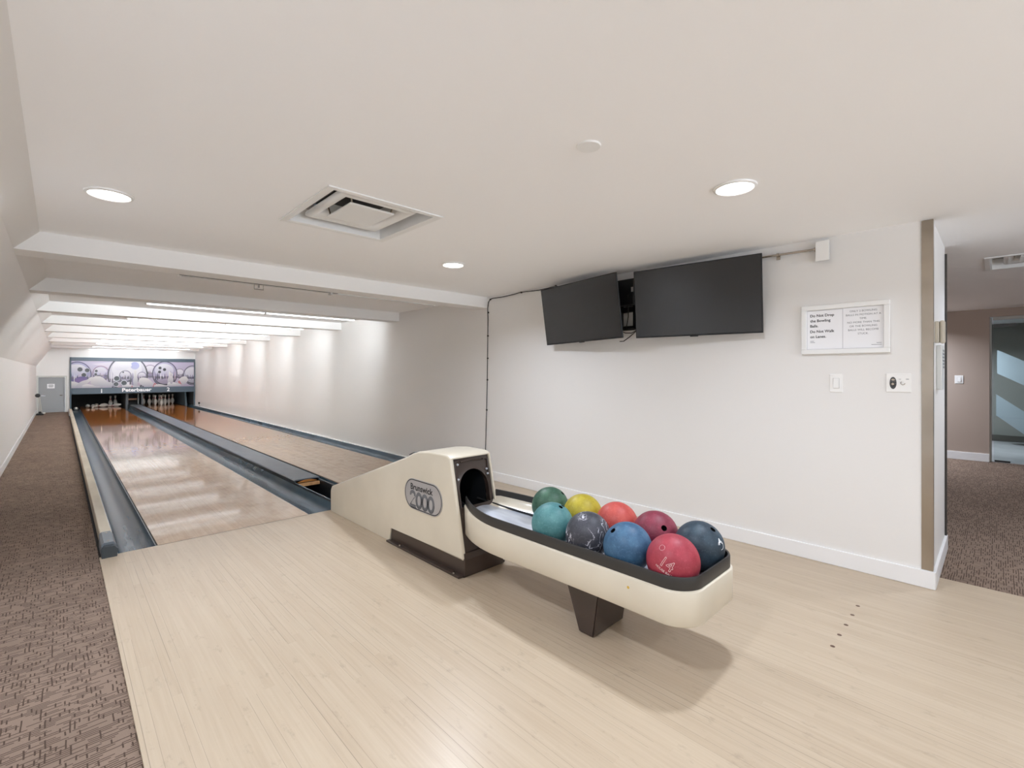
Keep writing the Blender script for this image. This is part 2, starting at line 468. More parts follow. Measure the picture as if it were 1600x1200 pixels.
for k, (zz, w) in enumerate(((0.845, 0.10), (0.815, 0.12), (0.785, 0.09))): box(b, -0.2 - w/2, -0.2 + w/2, BACK + 0.0262, BACK + 0.0268, zz - 0.008, zz + 0.006)
obj('lettering', b, GREYINK, n1)

b = BM(); box(b, 4.44, 4.462, WEND - 0.012, WEND - 0.0005, 0.10, 2.06); struct('trim_2', b, mat('dark_edge_strip', (62, 58, 54), 0.5))
# corner guard
b = BM(); box(b, WX - 0.004, WX, WEND - 0.004, WEND + 0.047, 0.101, CEIL - 0.001); box(b, WX, WX + 0.04, WEND - 0.004, WEND, 0.101, CEIL - 0.001)
obj('corner_guard', b, STEEL, label='tall brushed steel corner guard on the end of the white wall', cat='corner guard')

# ------------------------------------------------------------------ lanes
def lane(x0, label):
    b = BM(); box(b, x0, x0 + LW, FOUL + 0.004, 23.05, -0.10, 0.0)
    obj('bowling_lane', b, LANE, label=label, cat='bowling lane', group='bowling lanes', centre=True)
lane(L1, 'left bowling lane of pale to amber wood under the number 1')
lane(L2, 'right bowling lane of pale to amber wood under the number 2')
def gutter(x0, x1, ztop0, ztop1, label, y0=FOUL + 0.004, y1=23.0):
    b = BM(); n = 14; prof = [(x0, ztop0)]
    for k in range(n + 1):
        a = PI * k / n
        prof.append(((x0 + x1)/2 - (x1 - x0 - 0.02)/2*math.cos(a), -0.006 - 0.062*math.sin(a)**0.8))
    prof.append((x1, ztop1))
    rev = [(x, z - 0.012) for x, z in reversed(prof)]
    rev[0] = (x1, min(z for x, z in prof) - 0.02); rev = [(x1, -0.09), (x0, -0.09)]
    sweep(b, prof + rev, [y0, y1], closed=True)
    obj('gutter', b, GUTTER, label=label, cat='gutter', group='lane gutters', smooth=True, centre=True, angle=50)
gutter(0.286, L1 - 0.003, 0.03, -0.008, 'blue-grey gutter on the far left beside the wooden kerb')
gutter(L1 + LW + 0.003, 1.789, -0.008, 0.045, 'blue-grey gutter between the left lane and the dark divider', y1=21.25)
gutter(2.061, L2 - 0.003, 0.02, -0.008, 'blue-grey gutter between the dark divider and the right lane', y1=21.25)
gutter(L2 + LW + 0.003, 3.534, -0.008, 0.03, 'blue-grey gutter along the right wall')
b = BM(); box(b, L1, L1 + LW, FOUL - 0.004, FOUL + 0.0035, -0.05, 0.0004); struct('trim_3', b, mat('dark_foul_line', (70, 52, 44), 0.5))
DOTS = [('farthest of the five small dark dots inlaid in the approach floor', 0), ('second farthest of the five small dark dots inlaid in the approach floor', 1), ('middle one of the five small dark dots inlaid in the approach floor', 2), ('second nearest of the five small dark dots inlaid in the approach floor', 3), ('nearest of the five small dark dots inlaid in the approach floor', 4)]
dxy = [(3.038, 0.517), (2.905, 0.517), (2.768, 0.518), (2.641, 0.52), (2.509, 0.52)]
for (lb, k), (x, y) in zip(DOTS, dxy):
    b = BM(); lathe(b, [(0, 0.0012), (0.0085, 0.0011), (0.0095, 0.0002)], (x, y, 0.0), seg=20); obj('approach_dot', b, mat('dark_wood_dot', (92, 66, 52), 0.45), label=lb, cat='floor dot', group='inlaid approach dots', centre=True)
# left kerb
t = thing('gutter_kerb', 'long pale wooden kerb along the carpet on the far left of the lanes', 'kerb', (0.24, FOUL, -0.012))
b = BM(); box(b, 0.206, 0.271, FOUL + 0.30, BACK - 0.1, -0.012, 0.083, 0.006); obj('board', b, mat('worn_cream_board', (206, 196, 176), 0.5, noise=(6, 14, (1, 0.3, 1))), t)
b = BM()
prism(b, [(0.200, -0.012), (0.278, -0.012), (0.278, 0.062), (0.262, 0.090), (0.214, 0.090), (0.200, 0.075)], 'y', FOUL + 0.0, FOUL + 0.298)
obj('end_cap', b, mat('grey_end_cap', (112, 120, 126), 0.35), t, label='grey moulded end cap')
b = BM()
prism(b, [(0.200, 0.0), (0.278, 0.0), (0.284, 0.05), (0.262, 0.075), (0.214, 0.075), (0.196, 0.05)], 'y', FOUL - 0.05, FOUL - 0.001)
obj('bumper', b, mat('dark_grey_rubber', (60, 66, 70), 0.6), t, label='dark rubber nose')
for yy in (FOUL + 0.05, FOUL + 0.26):
    b = BM(); lathe(b, [(0, 0.0915), (0.006, 0.091), (0.007, 0.089)], (0.238, yy, 0), seg=12); obj('screw', b, STEEL, t, smooth=True)
# divider
t = thing('lane_divider', 'dark grey divider running between the two lanes to the pins', 'divider', (1.925, 5.2, -0.2))
b = BM(); prism(b, [(1.79, 0.078), (2.06, 0.078), (2.06, 0.085), (2.05, 0.092), (1.80, 0.092), (1.79, 0.085)], 'y', 5.19, 21.25); obj('capping', b, CAPM, t)
for xa in (1.792, 2.043):
    b = BM(); prism(b, [(FOUL, -0.19), (21.25, -0.19), (21.25, 0.0775), (5.19, 0.0775), (5.19, 0.0575), (FOUL, 0.0575)], 'x', xa, xa + 0.015); obj('side_wall', b, CAPSIDE, t, label='black side wall under the capping')
b = BM(); box(b, 1.812, 2.038, 5.13, 5.15, 0.022, 0.056, 0.002); obj('wooden_brace', b, RAWWOOD, t, label='raw wooden brace at the open end')
b = BM()
prism(b, [(1.82, 0.0575)] + [(1.82 + 0.21*k/10, 0.0575 + 0.024*math.sin(PI*k/10)) for k in range(1, 10)] + [(2.03, 0.0575)], 'y', 5.176, 5.189)
obj('broken_edge', b, mat('amber_wood_edge', (168, 112, 50), 0.5), t, label='amber wood showing in the cut end')
b = BM(); box(b, 2.047, 2.060, FOUL, 5.185, 0.058, 0.068, 0.002); box(b, 1.790, 1.803, FOUL, 5.185, 0.058, 0.066, 0.002)
obj('edge_lip', b, GUTTER, t)

# ------------------------------------------------------------------ masking unit over the pins
MY = 20.40
t = thing('masking_unit', 'wide sign over the pins with a picture of chrome bowling balls', 'sign', (1.9, MY, 0.5))
b = BM()
box(b, 0.225, 3.562, MY, MY + 0.06, 1.607, 1.72, 0.004); obj('top_rail', b, TEAL, t)
b = BM(); box(b, 0.225, 0.262, MY, MY + 0.06, 0.0, 1.607, 0.003); obj('side_post', b, TEAL, t)
b = BM(); box(b, 3.527, 3.562, MY, MY + 0.06, 0.036, 1.607, 0.003); obj('side_post', b, TEAL, t)
b = BM(); box(b, 0.262, 3.527, MY + 0.005, MY + 0.055, 0.535, 0.733, 0.003); obj('lower_rail', b, TEAL, t)
b = BM(); text(b, '1', (0.985, MY + 0.003, 0.57), (1,0,0), (0,0,1), 0.125, align='C', bold=0.02); obj('numeral', b, WHITEINK, t, recalc=False)
b = BM(); text(b, '2', (2.765, MY + 0.003, 0.58), (1,0,0), (0,0,1), 0.125, align='C', bold=0.01); obj('numeral', b, WHITEINK, t, recalc=False)
b = BM()
text(b, 'Peterbauer', (1.90, MY + 0.003, 0.592), (1,0,0), (0,0,1), 0.115, width=0.79, align='C', bold=0.03)
obj('lettering', b, WHITEINK, t, recalc=False)
# the printed picture: coloured polygons on one flat sheet
PX0, PX1, PZ0, PZ1 = 0.262, 3.527, 0.733, 1.607
def pc(x, y): return (PX0 + (x - 143)/1277*(PX1 - PX0), PZ1 - (y - 160)/275*(PZ1 - PZ0))
def clip(poly):
    for ax, lim, sg in ((0, PX0, 1), (0, PX1, -1), (1, PZ0, 1), (1, PZ1, -1)):
        out = []
        for i in range(len(poly)):
            p, q = poly[i-1], poly[i]
            ip, iq = (p[ax]-lim)*sg >= 0, (q[ax]-lim)*sg >= 0
            if ip != iq:
                s = (lim - p[ax])/(q[ax] - p[ax]); out.append((p[0]+s*(q[0]-p[0]), p[1]+s*(q[1]-p[1])))
            if iq: out.append(q)
        poly = out
        if not poly: return []
    return poly
b = BM(); cl = b.loops.layers.float_color.new('print'); depth = [0]
def paint(pts, col, col2=None):
    """pts in picture pixels; col at the top, col2 at the bottom of the print"""
    poly = clip([pc(*p) for p in pts])
    if len(poly) < 3: return
    depth[0] += 1; y = MY + 0.028 - depth[0]*0.00007
    f = b.faces.new([b.verts.new((u, y, v)) for u, v in poly])
    zs = [p[1] for p in poly]; z0, z1 = min(zs), max(zs)
    A, B_ = [tuple(q**1.35*0.62 for q in lin(c_)[:3]) + (1,) for c_ in (col, col2 or col)]
    for lp in f.loops:
        k = (lp.vert.co.z - z0)/max(1e-6, z1 - z0)
        lp[cl] = tuple(B_[i] + (A[i]-B_[i])*k for i in range(4))
def ell(cx, cy, rx, ry, rot=0, n=40, a0=0, a1=360):
    r = math.radians(rot); out = []
    for k in range(n + (a1-a0 < 360)):
        a = math.radians(a0 + (a1-a0)*k/n); u, v = rx*math.cos(a), ry*math.sin(a)
        out.append((cx + u*math.cos(r) - v*math.sin(r), cy + u*math.sin(r) + v*math.cos(r)))
    return out
def pball(cx, cy, r, rim, top, mid, low, holes=()):
    dk = tuple(v*0.55 for v in rim)
    paint(ell(cx, cy, r, r), tuple(v*0.85 for v in rim), dk)
    paint(ell(cx, cy, r*0.93, r*0.93), top, mid)
    paint(ell(cx - r*0.05, cy - r*0.30, r*0.74, r*0.50), (250, 249, 253), top)
    # mirrored horizon: dark lower bowl with pale floor inside it
    bowl = ell(cx, cy + r*0.06, r*0.90, r*0.82, a0=8, a1=172)
    paint(bowl, tuple(v*0.72 for v in mid), dk)
    paint(ell(cx, cy + r*0.22, r*0.74, r*0.55, a0=14, a1=166), low, tuple(v*0.9 for v in low))
    for k in range(15):                                     # mirrored pins and lane streaks
        u = cx + r*(-0.80 + 1.6*k/14) + random.uniform(-2, 2)
        hh = r*random.uniform(0.18, 0.52); w = r*random.uniform(0.018, 0.055)
        c = random.choice(((70,62,86),(248,247,252),(104,92,126),(60,56,72),(214,196,206),(150,138,170)))
        yy = cy + r*random.uniform(0.02, 0.26)
        paint([(u-w, yy), (u-w*0.3, yy-hh*0.5), (u, yy-hh*0.62), (u+w*0.3, yy-hh*0.5), (u+w, yy), (u+w*0.6, yy+hh*0.7), (u-w*0.6, yy+hh*0.7)], c)
    for k in range(26):                                     # thin dark outline on the shaded side
        a = math.radians(-30 + 150*k/25)
        x, y = cx + r*0.955*math.cos(a), cy + r*0.955*math.sin(a)
        paint(ell(x, y, r*0.04, r*0.04, n=8), dk)
    for hx, hy, hr in holes:
        paint(ell(hx, hy, hr*1.18, hr*1.1), (228,226,236)); paint(ell(hx, hy, hr, hr*0.88), (30,32,44), (60,64,78))
def ppin(cx, cy, l, w, rot, red=None):
    r = math.radians(rot)
    prof = [(-1, 0.0), (-0.97, .45), (-0.7, .85), (-0.35, 1.0), (0.0, .86), (0.35, .5), (0.55, .4), (0.75, .5), (0.92, .42), (1, 0)]
    pts = [(l*a, w*q) for a, q in prof] + [(l*a, -w*q) for a, q in reversed(prof[1:-1])]
    R = lambda p: (cx + p[0]*math.cos(r) - p[1]*math.sin(r), cy + p[0]*math.sin(r) + p[1]*math.cos(r))
    paint([R(p) for p in pts], (250,248,246), (196,192,204))
    if red:
        for q in red:
            a = q*l; paint([R((a-4, -w*0.55)), R((a+4, -w*0.55)), R((a+4, w*0.55)), R((a-4, w*0.55))], (206,60,78))
paint([(143,160),(1420,160),(1420,435),(143,435)], (226,218,240), (206,196,214))
paint([(330,190),(560,165),(960,165),(1200,200),(1000,240),(500,230)], (244,240,250), (232,222,238))
pball(925, 265, 72, (176,160,190), (232,226,240), (206,198,220), (176,164,190))
pball(420, 290, 82, (196,150,170), (220,212,236), (176,166,200), (150,138,176), ((375,262,14),(370,297,14)))
pball(1255, 290, 56, (168,150,176), (236,230,240), (200,190,208), (170,158,180))
pball(200, 300, 132, (120,104,170), (206,204,232), (168,166,206), (132,118,176), ((222,247,24),(290,255,22),(258,303,22)))
paint(ell(230, 345, 60, 26, -10), (112,92,168), (150,120,180))
pball(1405, 310, 112, (128,120,144), (226,224,238), (186,182,200), (206,204,214))
pball(1085, 295, 142, (112,100,140), (214,208,232), (168,160,188), (190,180,200), ((1030,228,17),(1080,245,18),(1025,272,17)))
ppin(1140, 345, 75, 26, -90)
pball(690, 305, 208, (110,98,132), (244,243,250), (196,190,212), (214,200,212))
paint(ell(760, 205, 46, 40), (184,190,236), (210,212,242))
paint(ell(640, 215, 90, 34, -12), (252,252,254), (240,238,248))
pball(662, 320, 66, (120,110,140), (214,208,226), (150,142,170), (186,178,196), ((640,275,9),))
ppin(765, 340, 95, 26, -90)
pball(835, 320, 50, (132,122,150), (206,200,220), (160,150,178), (196,186,204))
for hx, hy, hr in ((575,340,27),(568,400,25),(648,388,28)):
    paint(ell(hx, hy, hr*1.2, hr*1.1), (232,232,240)); paint(ell(hx, hy, hr, hr*0.86), (44,46,60), (80,98,104))
ppin(180, 400, 90, 34, 0); ppin(265, 385, 95, 34, -35); ppin(430, 385, 110, 62, 15); ppin(330, 425, 90, 26, 5)
ppin(720, 432, 95, 26, 0, (0.1,)); ppin(905, 395, 110, 48, 20, (0.55, 0.68)); ppin(1050, 428, 90, 22, 0)
ppin(1265, 385, 90, 44, 150, (0.1, 0.24)); ppin(1190, 412, 80, 28, 5); ppin(1160, 345, 60, 20, -85)
obj('printed_picture', b, vcol_mat('printed_ink', 0.35), t, recalc=False, label='printed picture of chrome bowling balls and white pins')
b = BM(); box(b, 0.262, 3.527, MY + 0.029, MY + 0.05, 0.733, 1.607); obj('backing_panel', b, PAPER, t)

for k in range(2):
    b = BM(); box(b, 0.55 + 1.75*k, 1.50 + 1.75*k, MY + 0.062, MY + 0.10, 0.60, 0.625); obj('added_pin_lamp', b, mat('added_pin_lamp_glow', (255, 255, 255), 0.5, emit=(255, 246, 232), es=30.0), t, label='added unseen lamp behind the sign lighting the pins')  # unseen lamps added behind the sign to brighten the pins
# pit behind the sign
b = BM()
box(b, 0.19, 3.58, 23.6, 23.7, -0.3, 1.1); box(b, 0.19, 0.225, BACK + 0.13, 23.6, -0.3, 1.1)
box(b, 3.535, 3.579, BACK + 0.13, 23.6, 0.04, 1.1); box(b, 0.19, 3.579, BACK + 0.13, 23.7, 1.1, 1.14)
struct('wall_pit', b, PIT)
b = BM(); prism(b, [(21.0, -0.01), (23.3, -0.01), (23.3, 0.60), (21.25, 0.60)], 'x', 3.37, 3.42)
obj('kickback_panel', b, TEAL, label='slate blue side panel right of the standing pins', cat='side panel', centre=True)
b = BM(); prism(b, [(20.5, -0.1), (23.3, -0.1), (23.3, 0.60), (20.5, 0.60)], 'x', 0.23, 0.262)
obj('kickback_panel', b, TEAL, label='slate blue side panel left of the fallen pins', cat='side panel', centre=True)
t = thing('pinsetter_housing', 'dark machinery between the two sets of pins under the sign', 'machine', (1.92, 21.2, 0.0))
b = BM(); box(b, 1.67, 1.72, 21.3, 23.2, -0.2, 0.6); obj('side_plate', b, mat('machine_grey', (52, 58, 64), 0.4), t)
b = BM(); box(b, 2.10, 2.15, 21.3, 23.2, -0.2, 0.6); obj('side_plate', b, mat('machine_grey', (52, 58, 64), 0.4), t)
b = BM(); box(b, 1.72, 2.10, 22.2, 22.3, -0.2, 0.6); obj('back_plate', b, mat('machine_dark', (34, 34, 36), 0.5), t)
b = BM(); box(b, 1.74, 2.06, 21.45, 21.5, 0.25, 0.31, 0.01); obj('cross_bar', b, mat('orange_brown_paint', (128, 88, 62), 0.5), t, label='orange-brown cross bar')
b = BM(); box(b, 1.72, 1.745, 21.35, 21.45, 0.1, 0.52, 0.005); obj('guide_rail', b, mat('machine_rail', (92, 96, 98), 0.4), t)
b = BM(); box(b, 2.0, 2.04, 21.35, 21.45, 0.1, 0.52, 0.005); obj('guide_rail', b, mat('machine_rail', (92, 96, 98), 0.4), t)
b = BM(); tube(b, [(1.66, 21.35, 0.52), (1.75, 21.3, 0.47), (1.86, 21.3, 0.5), (1.95, 21.3, 0.46), (2.06, 21.35, 0.52)], 0.012); obj('chain', b, STEEL, t, smooth=True)

# pins
def pin_bm():
    prof = [(0.0, 0), (0.0258, 0), (0.0285, 0.004), (0.036, 0.03), (0.0475, 0.06), (0.058, 0.095), (0.0605, 0.115), (0.058, 0.14), (0.050, 0.175), (0.039, 0.205), (0.029, 0.23), (0.0235, 0.255), (0.0228, 0.275), (0.0245, 0.295), (0.0285, 0.32), (0.0322, 0.343), (0.031, 0.36), (0.0245, 0.374), (0.012, 0.3805), (0, 0.381)]
    b = BM(); lathe(b, prof, seg=24); return b
def stripes_bm():
    b = BM()
    for h, r0, r1 in ((0.238, 0.0285, 0.0262), (0.262, 0.0238, 0.0236)):
        lathe(b, [(r0, h - 0.006), (r0 + 0.0005, h - 0.006), (r1 + 0.0005, h + 0.006), (r1, h + 0.006)], seg=24)
    return b
pin0 = thing('bowling_pin', '', 'bowling pin', (0, 0, 0))
obj('pin_body', pin_bm(), PINM, pin0, smooth=True, angle=60)
obj('stripe', stripes_bm(), PINRED, pin0, smooth=True, label='red neck stripe')
first = [True]
def pin(x, y, z, label, group, rot=(0, 0, 0)):
    p = pin0 if first[0] else dup(pin0, (x, y, z))
    first[0] = False
    p.location = (x, y, z); p.rotation_euler = rot; p['label'] = label; p['group'] = group
G2 = 'standing pins on the right lane'
HY_ = 22.08; xc2 = L2 + LW/2; xc1 = L1 + LW/2
names2 = {(0,0): 'frontmost standing pin of the right lane, overlapping the middle of the row',
 (1,0): 'standing pin just left of the front pin on the right lane', (1,1): 'standing pin just right of the front pin on the right lane',
 (2,0): 'second standing pin from the left on the right lane', (2,1): 'pin standing directly behind the front pin on the right lane', (2,2): 'second standing pin from the right on the right lane',
 (3,0): 'leftmost standing pin on the right lane', (3,1): 'third standing pin from the left, in the back row of the right lane', (3,2): 'third standing pin from the right, in the back row of the right lane', (3,3): 'rightmost standing pin on the right lane'}
for r in range(4):
    for k in range(r + 1):
        pin(xc2 + (-r/2 + k)*0.3048, HY_ + 0.264*r, 0.0, names2[(r, k)], G2)
G1 = 'pins left on the left lane'
pin(xc1 + 0.3048, HY_ + 0.528, 0, 'left one of the two pins still standing on the left lane', G1)
pin(xc1 + 0.457, HY_ + 0.792, 0, 'right one of the two pins still standing on the left lane', G1)
FL = 'pins knocked over on the left lane'
def fallen(x, y, phi, label, z=0.0, t=0.125):
    """pin lying on its belly at (x, y), head pointing along phi"""
    d = Vector((math.cos(phi)*math.cos(t), math.sin(phi)*math.cos(t), -math.sin(t)))
    o = Vector((x, y, z + 0.0612)) - d*0.115
    M = Matrix.Translation(o) @ Matrix.Rotation(phi, 4, 'Z') @ Matrix.Rotation(PI/2 + t, 4, 'Y')
    p = thing('bowling_pin', label, 'bowling pin', (x, y, z), FL)
    for nm, bm, m, lb in (('pin_body', pin_bm(), PINM, None), ('stripe', stripes_bm(), PINRED, 'red neck stripe')):
        bmesh.ops.transform(bm, matrix=M, verts=bm.verts); obj(nm, bm, m, p, smooth=True, angle=60, label=lb)
fallen(0.71, 22.20, PI/2 + 0.1, 'fallen pin lying end-on, leftmost on the left lane boards')
fallen(0.84, 22.00, -PI/2 - 0.1, 'small-looking fallen pin with its head toward us, second from the left on the boards')
fallen(0.95, 22.62, PI/2, 'small-looking fallen pin third from the left, near the dark pit')
fallen(1.13, 22.25, PI, 'fallen pin with its red stripes turned left, left of the standing pair')
fallen(1.17, 22.50, -0.45, 'white fallen pin lying right against the left standing pin')
fallen(1.50, 22.25, PI - 0.2, 'fallen pin lying sideways right of the two standing pins')
fallen(0.395, 21.9, PI/2, 'fallen pin lying in the far left gutter', z=-0.068)

# ------------------------------------------------------------------ ball return
XL, XR = 1.74, 2.075
BR = thing('ball_return', 'cream and brown ball return with a long tray full of bowling balls', 'ball return', (1.92, 2.4, 0.0))
def yfront(z): return 2.225 + (z - 0.104)*0.2228
side = [(4.132, 0.001), (4.132, 0.205), (4.118, 0.226), (2.86, 0.648), (2.80, 0.676), (2.72, 0.700), (2.60, 0.714), (2.46, 0.716), (yfront(0.712) + 0.03, 0.714), (yfront(0.700), 0.700), (yfront(0.116), 0.116), (yfront(0.104) + 0.012, 0.100), (3.080, 0.100), (3.098, 0.001)]
b = BM(); fs = prism(b, side, 'x', XL, XR)
b.faces.ensure_lookup_table()
# long edges of the two sides get a soft radius, then the front face is opened for the bezel
es = [e for e in set(fs[0].edges) | set(fs[1].edges) if all(v.co.z > 0.05 for v in e.verts)]
bmesh.ops.bevel(b, geom=es, offset=0.014, segments=3, affect='EDGES', profile=0.5)
b.normal_update()
front = max((f for f in b.faces if f.normal.y < -0.9 and f.calc_area() > 0.1), key=lambda f: f.calc_area())
r = bmesh.ops.inset_region(b, faces=[front], thickness=0.010, depth=0)
r2 = bmesh.ops.inset_region(b, faces=[front], thickness=0.002, depth=-0.012)
bmesh.ops.delete(b, geom=[front], context='FACES')
obj('hood', b, CREAM, BR, smooth=True, angle=40)
# seam line between tail and hood
b = BM(); tube(b, [(XL + 0.012, 2.845, 0.662), (XL + 0.03, 2.815, 0.678), ((XL+XR)/2, 2.80, 0.680), (XR - 0.03, 2.815, 0.678)], 0.004, 6); obj('seam', b, INK, BR)
# brown bezel with arched mouth
ax, ar, az = 1.905, 0.117, 0.500
outer, inner = [], []
x0, x1, zb, zt = XL + 0.020, XR - 0.020, 0.120, 0.690
N = 24
for k in range(N + 1):
    a = PI - PI*k/N
    inner.append((ax + ar*math.cos(a), az + ar*math.sin(a)))
    # outer boundary walked from left side over the top to the right side
    u = k/N
    per = [(x0, az), (x0, zt), (x1, zt), (x1, az)]
    seg_l = [zt - az, x1 - x0, zt - az]; tot = sum(seg_l); d = u*tot
    for i, sl in enumerate(seg_l):
        if d <= sl + 1e-9:
            p, q = per[i], per[i+1]; outer.append((p[0] + (q[0]-p[0])*d/sl, p[1] + (q[1]-p[1])*d/sl)); break
        d -= sl
inner = [(ax - ar, 0.40)] + inner + [(ax + ar, 0.40)]
outer = [(x0, 0.40)] + outer + [(x1, 0.40)]
b = BM()
P = lambda x, z, d=0.0: (x, yfront(z) + 0.012 + d, z)
O_ = [b.verts.new(P(*p)) for p in outer]; I0 = [b.verts.new(P(*p, -0.004)) for p in inner]; I1 = [b.verts.new(P(p[0], p[1], 0.03)) for p in inner]
M_ = [b.verts.new(P(o[0]*0.25 + i[0]*0.75, o[1]*0.25 + i[1]*0.75, 0.004)) for o, i in zip(outer, inner)]
for k in range(len(outer) - 1):
    b.faces.new([O_[k], O_[k+1], M_[k+1], M_[k]]); b.faces.new([M_[k], M_[k+1], I0[k+1], I0[k]]); b.faces.new([I0[k], I0[k+1], I1[k+1], I1[k]])
lo = [b.verts.new(P(x, z)) for x, z in ((x0, zb), (x1, zb))]
b.faces.new([O_[0], I0[0], I0[-1], O_[-1], lo[1], lo[0]])
obj('mouth_bezel', b, BROWN, BR, smooth=True, angle=30)
# raised corner ribs and bolts on the bezel
for pts in ([(x0 + 0.012, 0.60), (x0 + 0.012, 0.672), (x0 + 0.05, 0.678)], [(x1 - 0.055, 0.668), (x1 - 0.015, 0.664), (x1 - 0.013, 0.56)], [(x0 + 0.06, 0.668), ((x0 + x1)/2, 0.672), (x1 - 0.06, 0.664)]):
    b = BM(); tube(b, [P(x, z, -0.004) for x, z in pts], 0.005, 6); obj('rib', b, BROWN, BR, smooth=True)
for x, z in ((x0 + 0.036, 0.655), (x0 + 0.028, 0.565), (x1 - 0.03, 0.60), (x1 - 0.026, 0.57)):
    b = BM(); M3 = Matrix.Rotation(PI/2 - 0.22, 3, 'X')
    lathe(b, [(0, 0.008), (0.006, 0.007), (0.008, 0.0)], P(x, z, -0.002), M3, 12); obj('bolt', b, CHROME, BR, smooth=True)
# dark throat
b = BM()
for dx in (-0.128, 0.128): box(b, ax + dx - 0.003, ax + dx + 0.003, 2.36, 2.85, 0.33, 0.60)
box(b, ax - 0.13, ax + 0.13, 2.84, 2.86, 0.33, 0.63); box(b, ax - 0.13, ax + 0.13, 2.40, 2.85, 0.627, 0.632); box(b, ax - 0.13, ax + 0.13, 2.32, 2.85, 0.325, 0.331)
for x, y, z in ((-0.05, 2.835, 0.52), (0.06, 2.835, 0.58), (0.03, 2.835, 0.45), (-0.08, 2.835, 0.42)): lathe(b, [(0, -0.01), (0.008, -0.008), (0.01, 0)], (ax + x, y, z), Matrix.Rotation(-PI/2, 3, 'X'), 10)
obj('throat', b, PIT, BR)
# base
b = BM(); prism(b, [(2.222, 0.012), (3.092, 0.012), (3.092, 0.115), (2.262, 0.115), (2.250, 0.142), (2.2290, 0.142), (2.2215, 0.106)], 'x', XL + 0.010, XR - 0.012); obj('base', b, BROWN, BR)
b = BM(); box(b, XL - 0.028, XL + 0.006, 2.235, 3.10, 0.001, 0.014, 0.003); box(b, XR - 0.012, XR + 0.015, 2.235, 3.10, 0.001, 0.014, 0.003); box(b, XL + 0.006, XR - 0.012, 2.228, 3.09, 0.001, 0.0125); obj('foot_flange', b, BROWN, BR)
for yy in (2.30, 2.93):
    b = BM(); lathe(b, [(0, 0.022), (0.007, 0.021), (0.009, 0.014)], (XL - 0.014, yy, 0), seg=12); obj('anchor_bolt', b, STEEL, BR, smooth=True)
# emblem on the side
b = BM()
def stadium(yc, zc, w, h, n=16):
    r_ = h/2; out = []
    for k in range(n + 1): a = PI/2 - PI*k/n; out.append((yc - (w/2 - r_) - r_*math.cos(a), zc + r_*math.sin(a)))
    for k in range(n + 1): a = -PI/2 - PI*k/n; out.append((yc + (w/2 - r_) - r_*math.cos(a), zc + r_*math.sin(a)))
    return out
EY, EZ = 2.657, 0.408
prism(b, stadium(EY, EZ, 0.445, 0.208), 'x', XL - 0.005, XL - 0.0005); em = obj('emblem_plate', b, SILVER, BR, smooth=True)
b = BM()
A = stadium(EY, EZ, 0.436, 0.199); B_ = stadium(EY, EZ, 0.424, 0.187)
va = [b.verts.new((XL - 0.0054, y, z)) for y, z in A]; vb = [b.verts.new((XL - 0.0054, y, z)) for y, z in B_]
for k in range(len(A)): b.faces.new([va[k], va[(k+1) % len(A)], vb[(k+1) % len(A)], vb[k]])
obj('border_line', b, INK, em, recalc=False)
b = BM(); text(b, 'Brunswick', (XL - 0.0055, EY + 0.145, EZ + 0.030), (0,-1,0), (0,0,1), 0.040, width=0.265, bold=0.025); obj('lettering', b, INK, em, recalc=False)
b = BM()
def ring(yc, zc, ry, rz, t_, x, n=28, a0=0, a1=360):
    pr = None; closed = a1 - a0 >= 360
    for k in range(n + 1):
        a = math.radians(a0 + (a1 - a0)*k/n)
        p = b.verts.new((x, yc - ry*math.cos(a), zc + rz*math.sin(a))); q = b.verts.new((x, yc - (ry - t_)*math.cos(a), zc + (rz - t_)*math.sin(a)))
        if pr: b.faces.new([pr[0], p, q, pr[1]])
        pr = (p, q)
DX = XL - 0.0056
for k in range(3): ring(EY + 0.042 - 0.070*k, EZ - 0.035, 0.042, 0.057, 0.024, DX)
ring(EY + 0.118, EZ - 0.005, 0.037, 0.030, 0.022, DX, a0=-30, a1=200)
for q in ([(0.118 - 0.033, -0.018), (0.118 - 0.014, -0.024), (0.118 + 0.018, -0.070), (0.118 + 0.036, -0.074)], [(0.154, -0.072), (0.154, -0.091), (0.075, -0.091), (0.085, -0.072)]):
    b.faces.new([b.verts.new((DX, EY + y, EZ + z)) for y, z in q])
obj('numeral', b, GREYINK, em, recalc=False)
b = BM(); DX = XL - 0.0058
for k in range(3):
    ring(EY + 0.042 - 0.070*k, EZ - 0.035, 0.041, 0.056, 0.003, DX, a0=180, a1=360); ring(EY + 0.042 - 0.070*k, EZ - 0.035, 0.033, 0.047, 0.002, DX, a0=180, a1=360)
for z in (-0.074, -0.091): b.faces.new([b.verts.new((DX, EY + y, EZ + zz)) for y, zz in ((0.154, z + 0.0015), (0.154, z - 0.0015), (0.07, z - 0.0015), (0.07, z + 0.0015))])
obj('numeral_outline', b, INK, em, recalc=False)

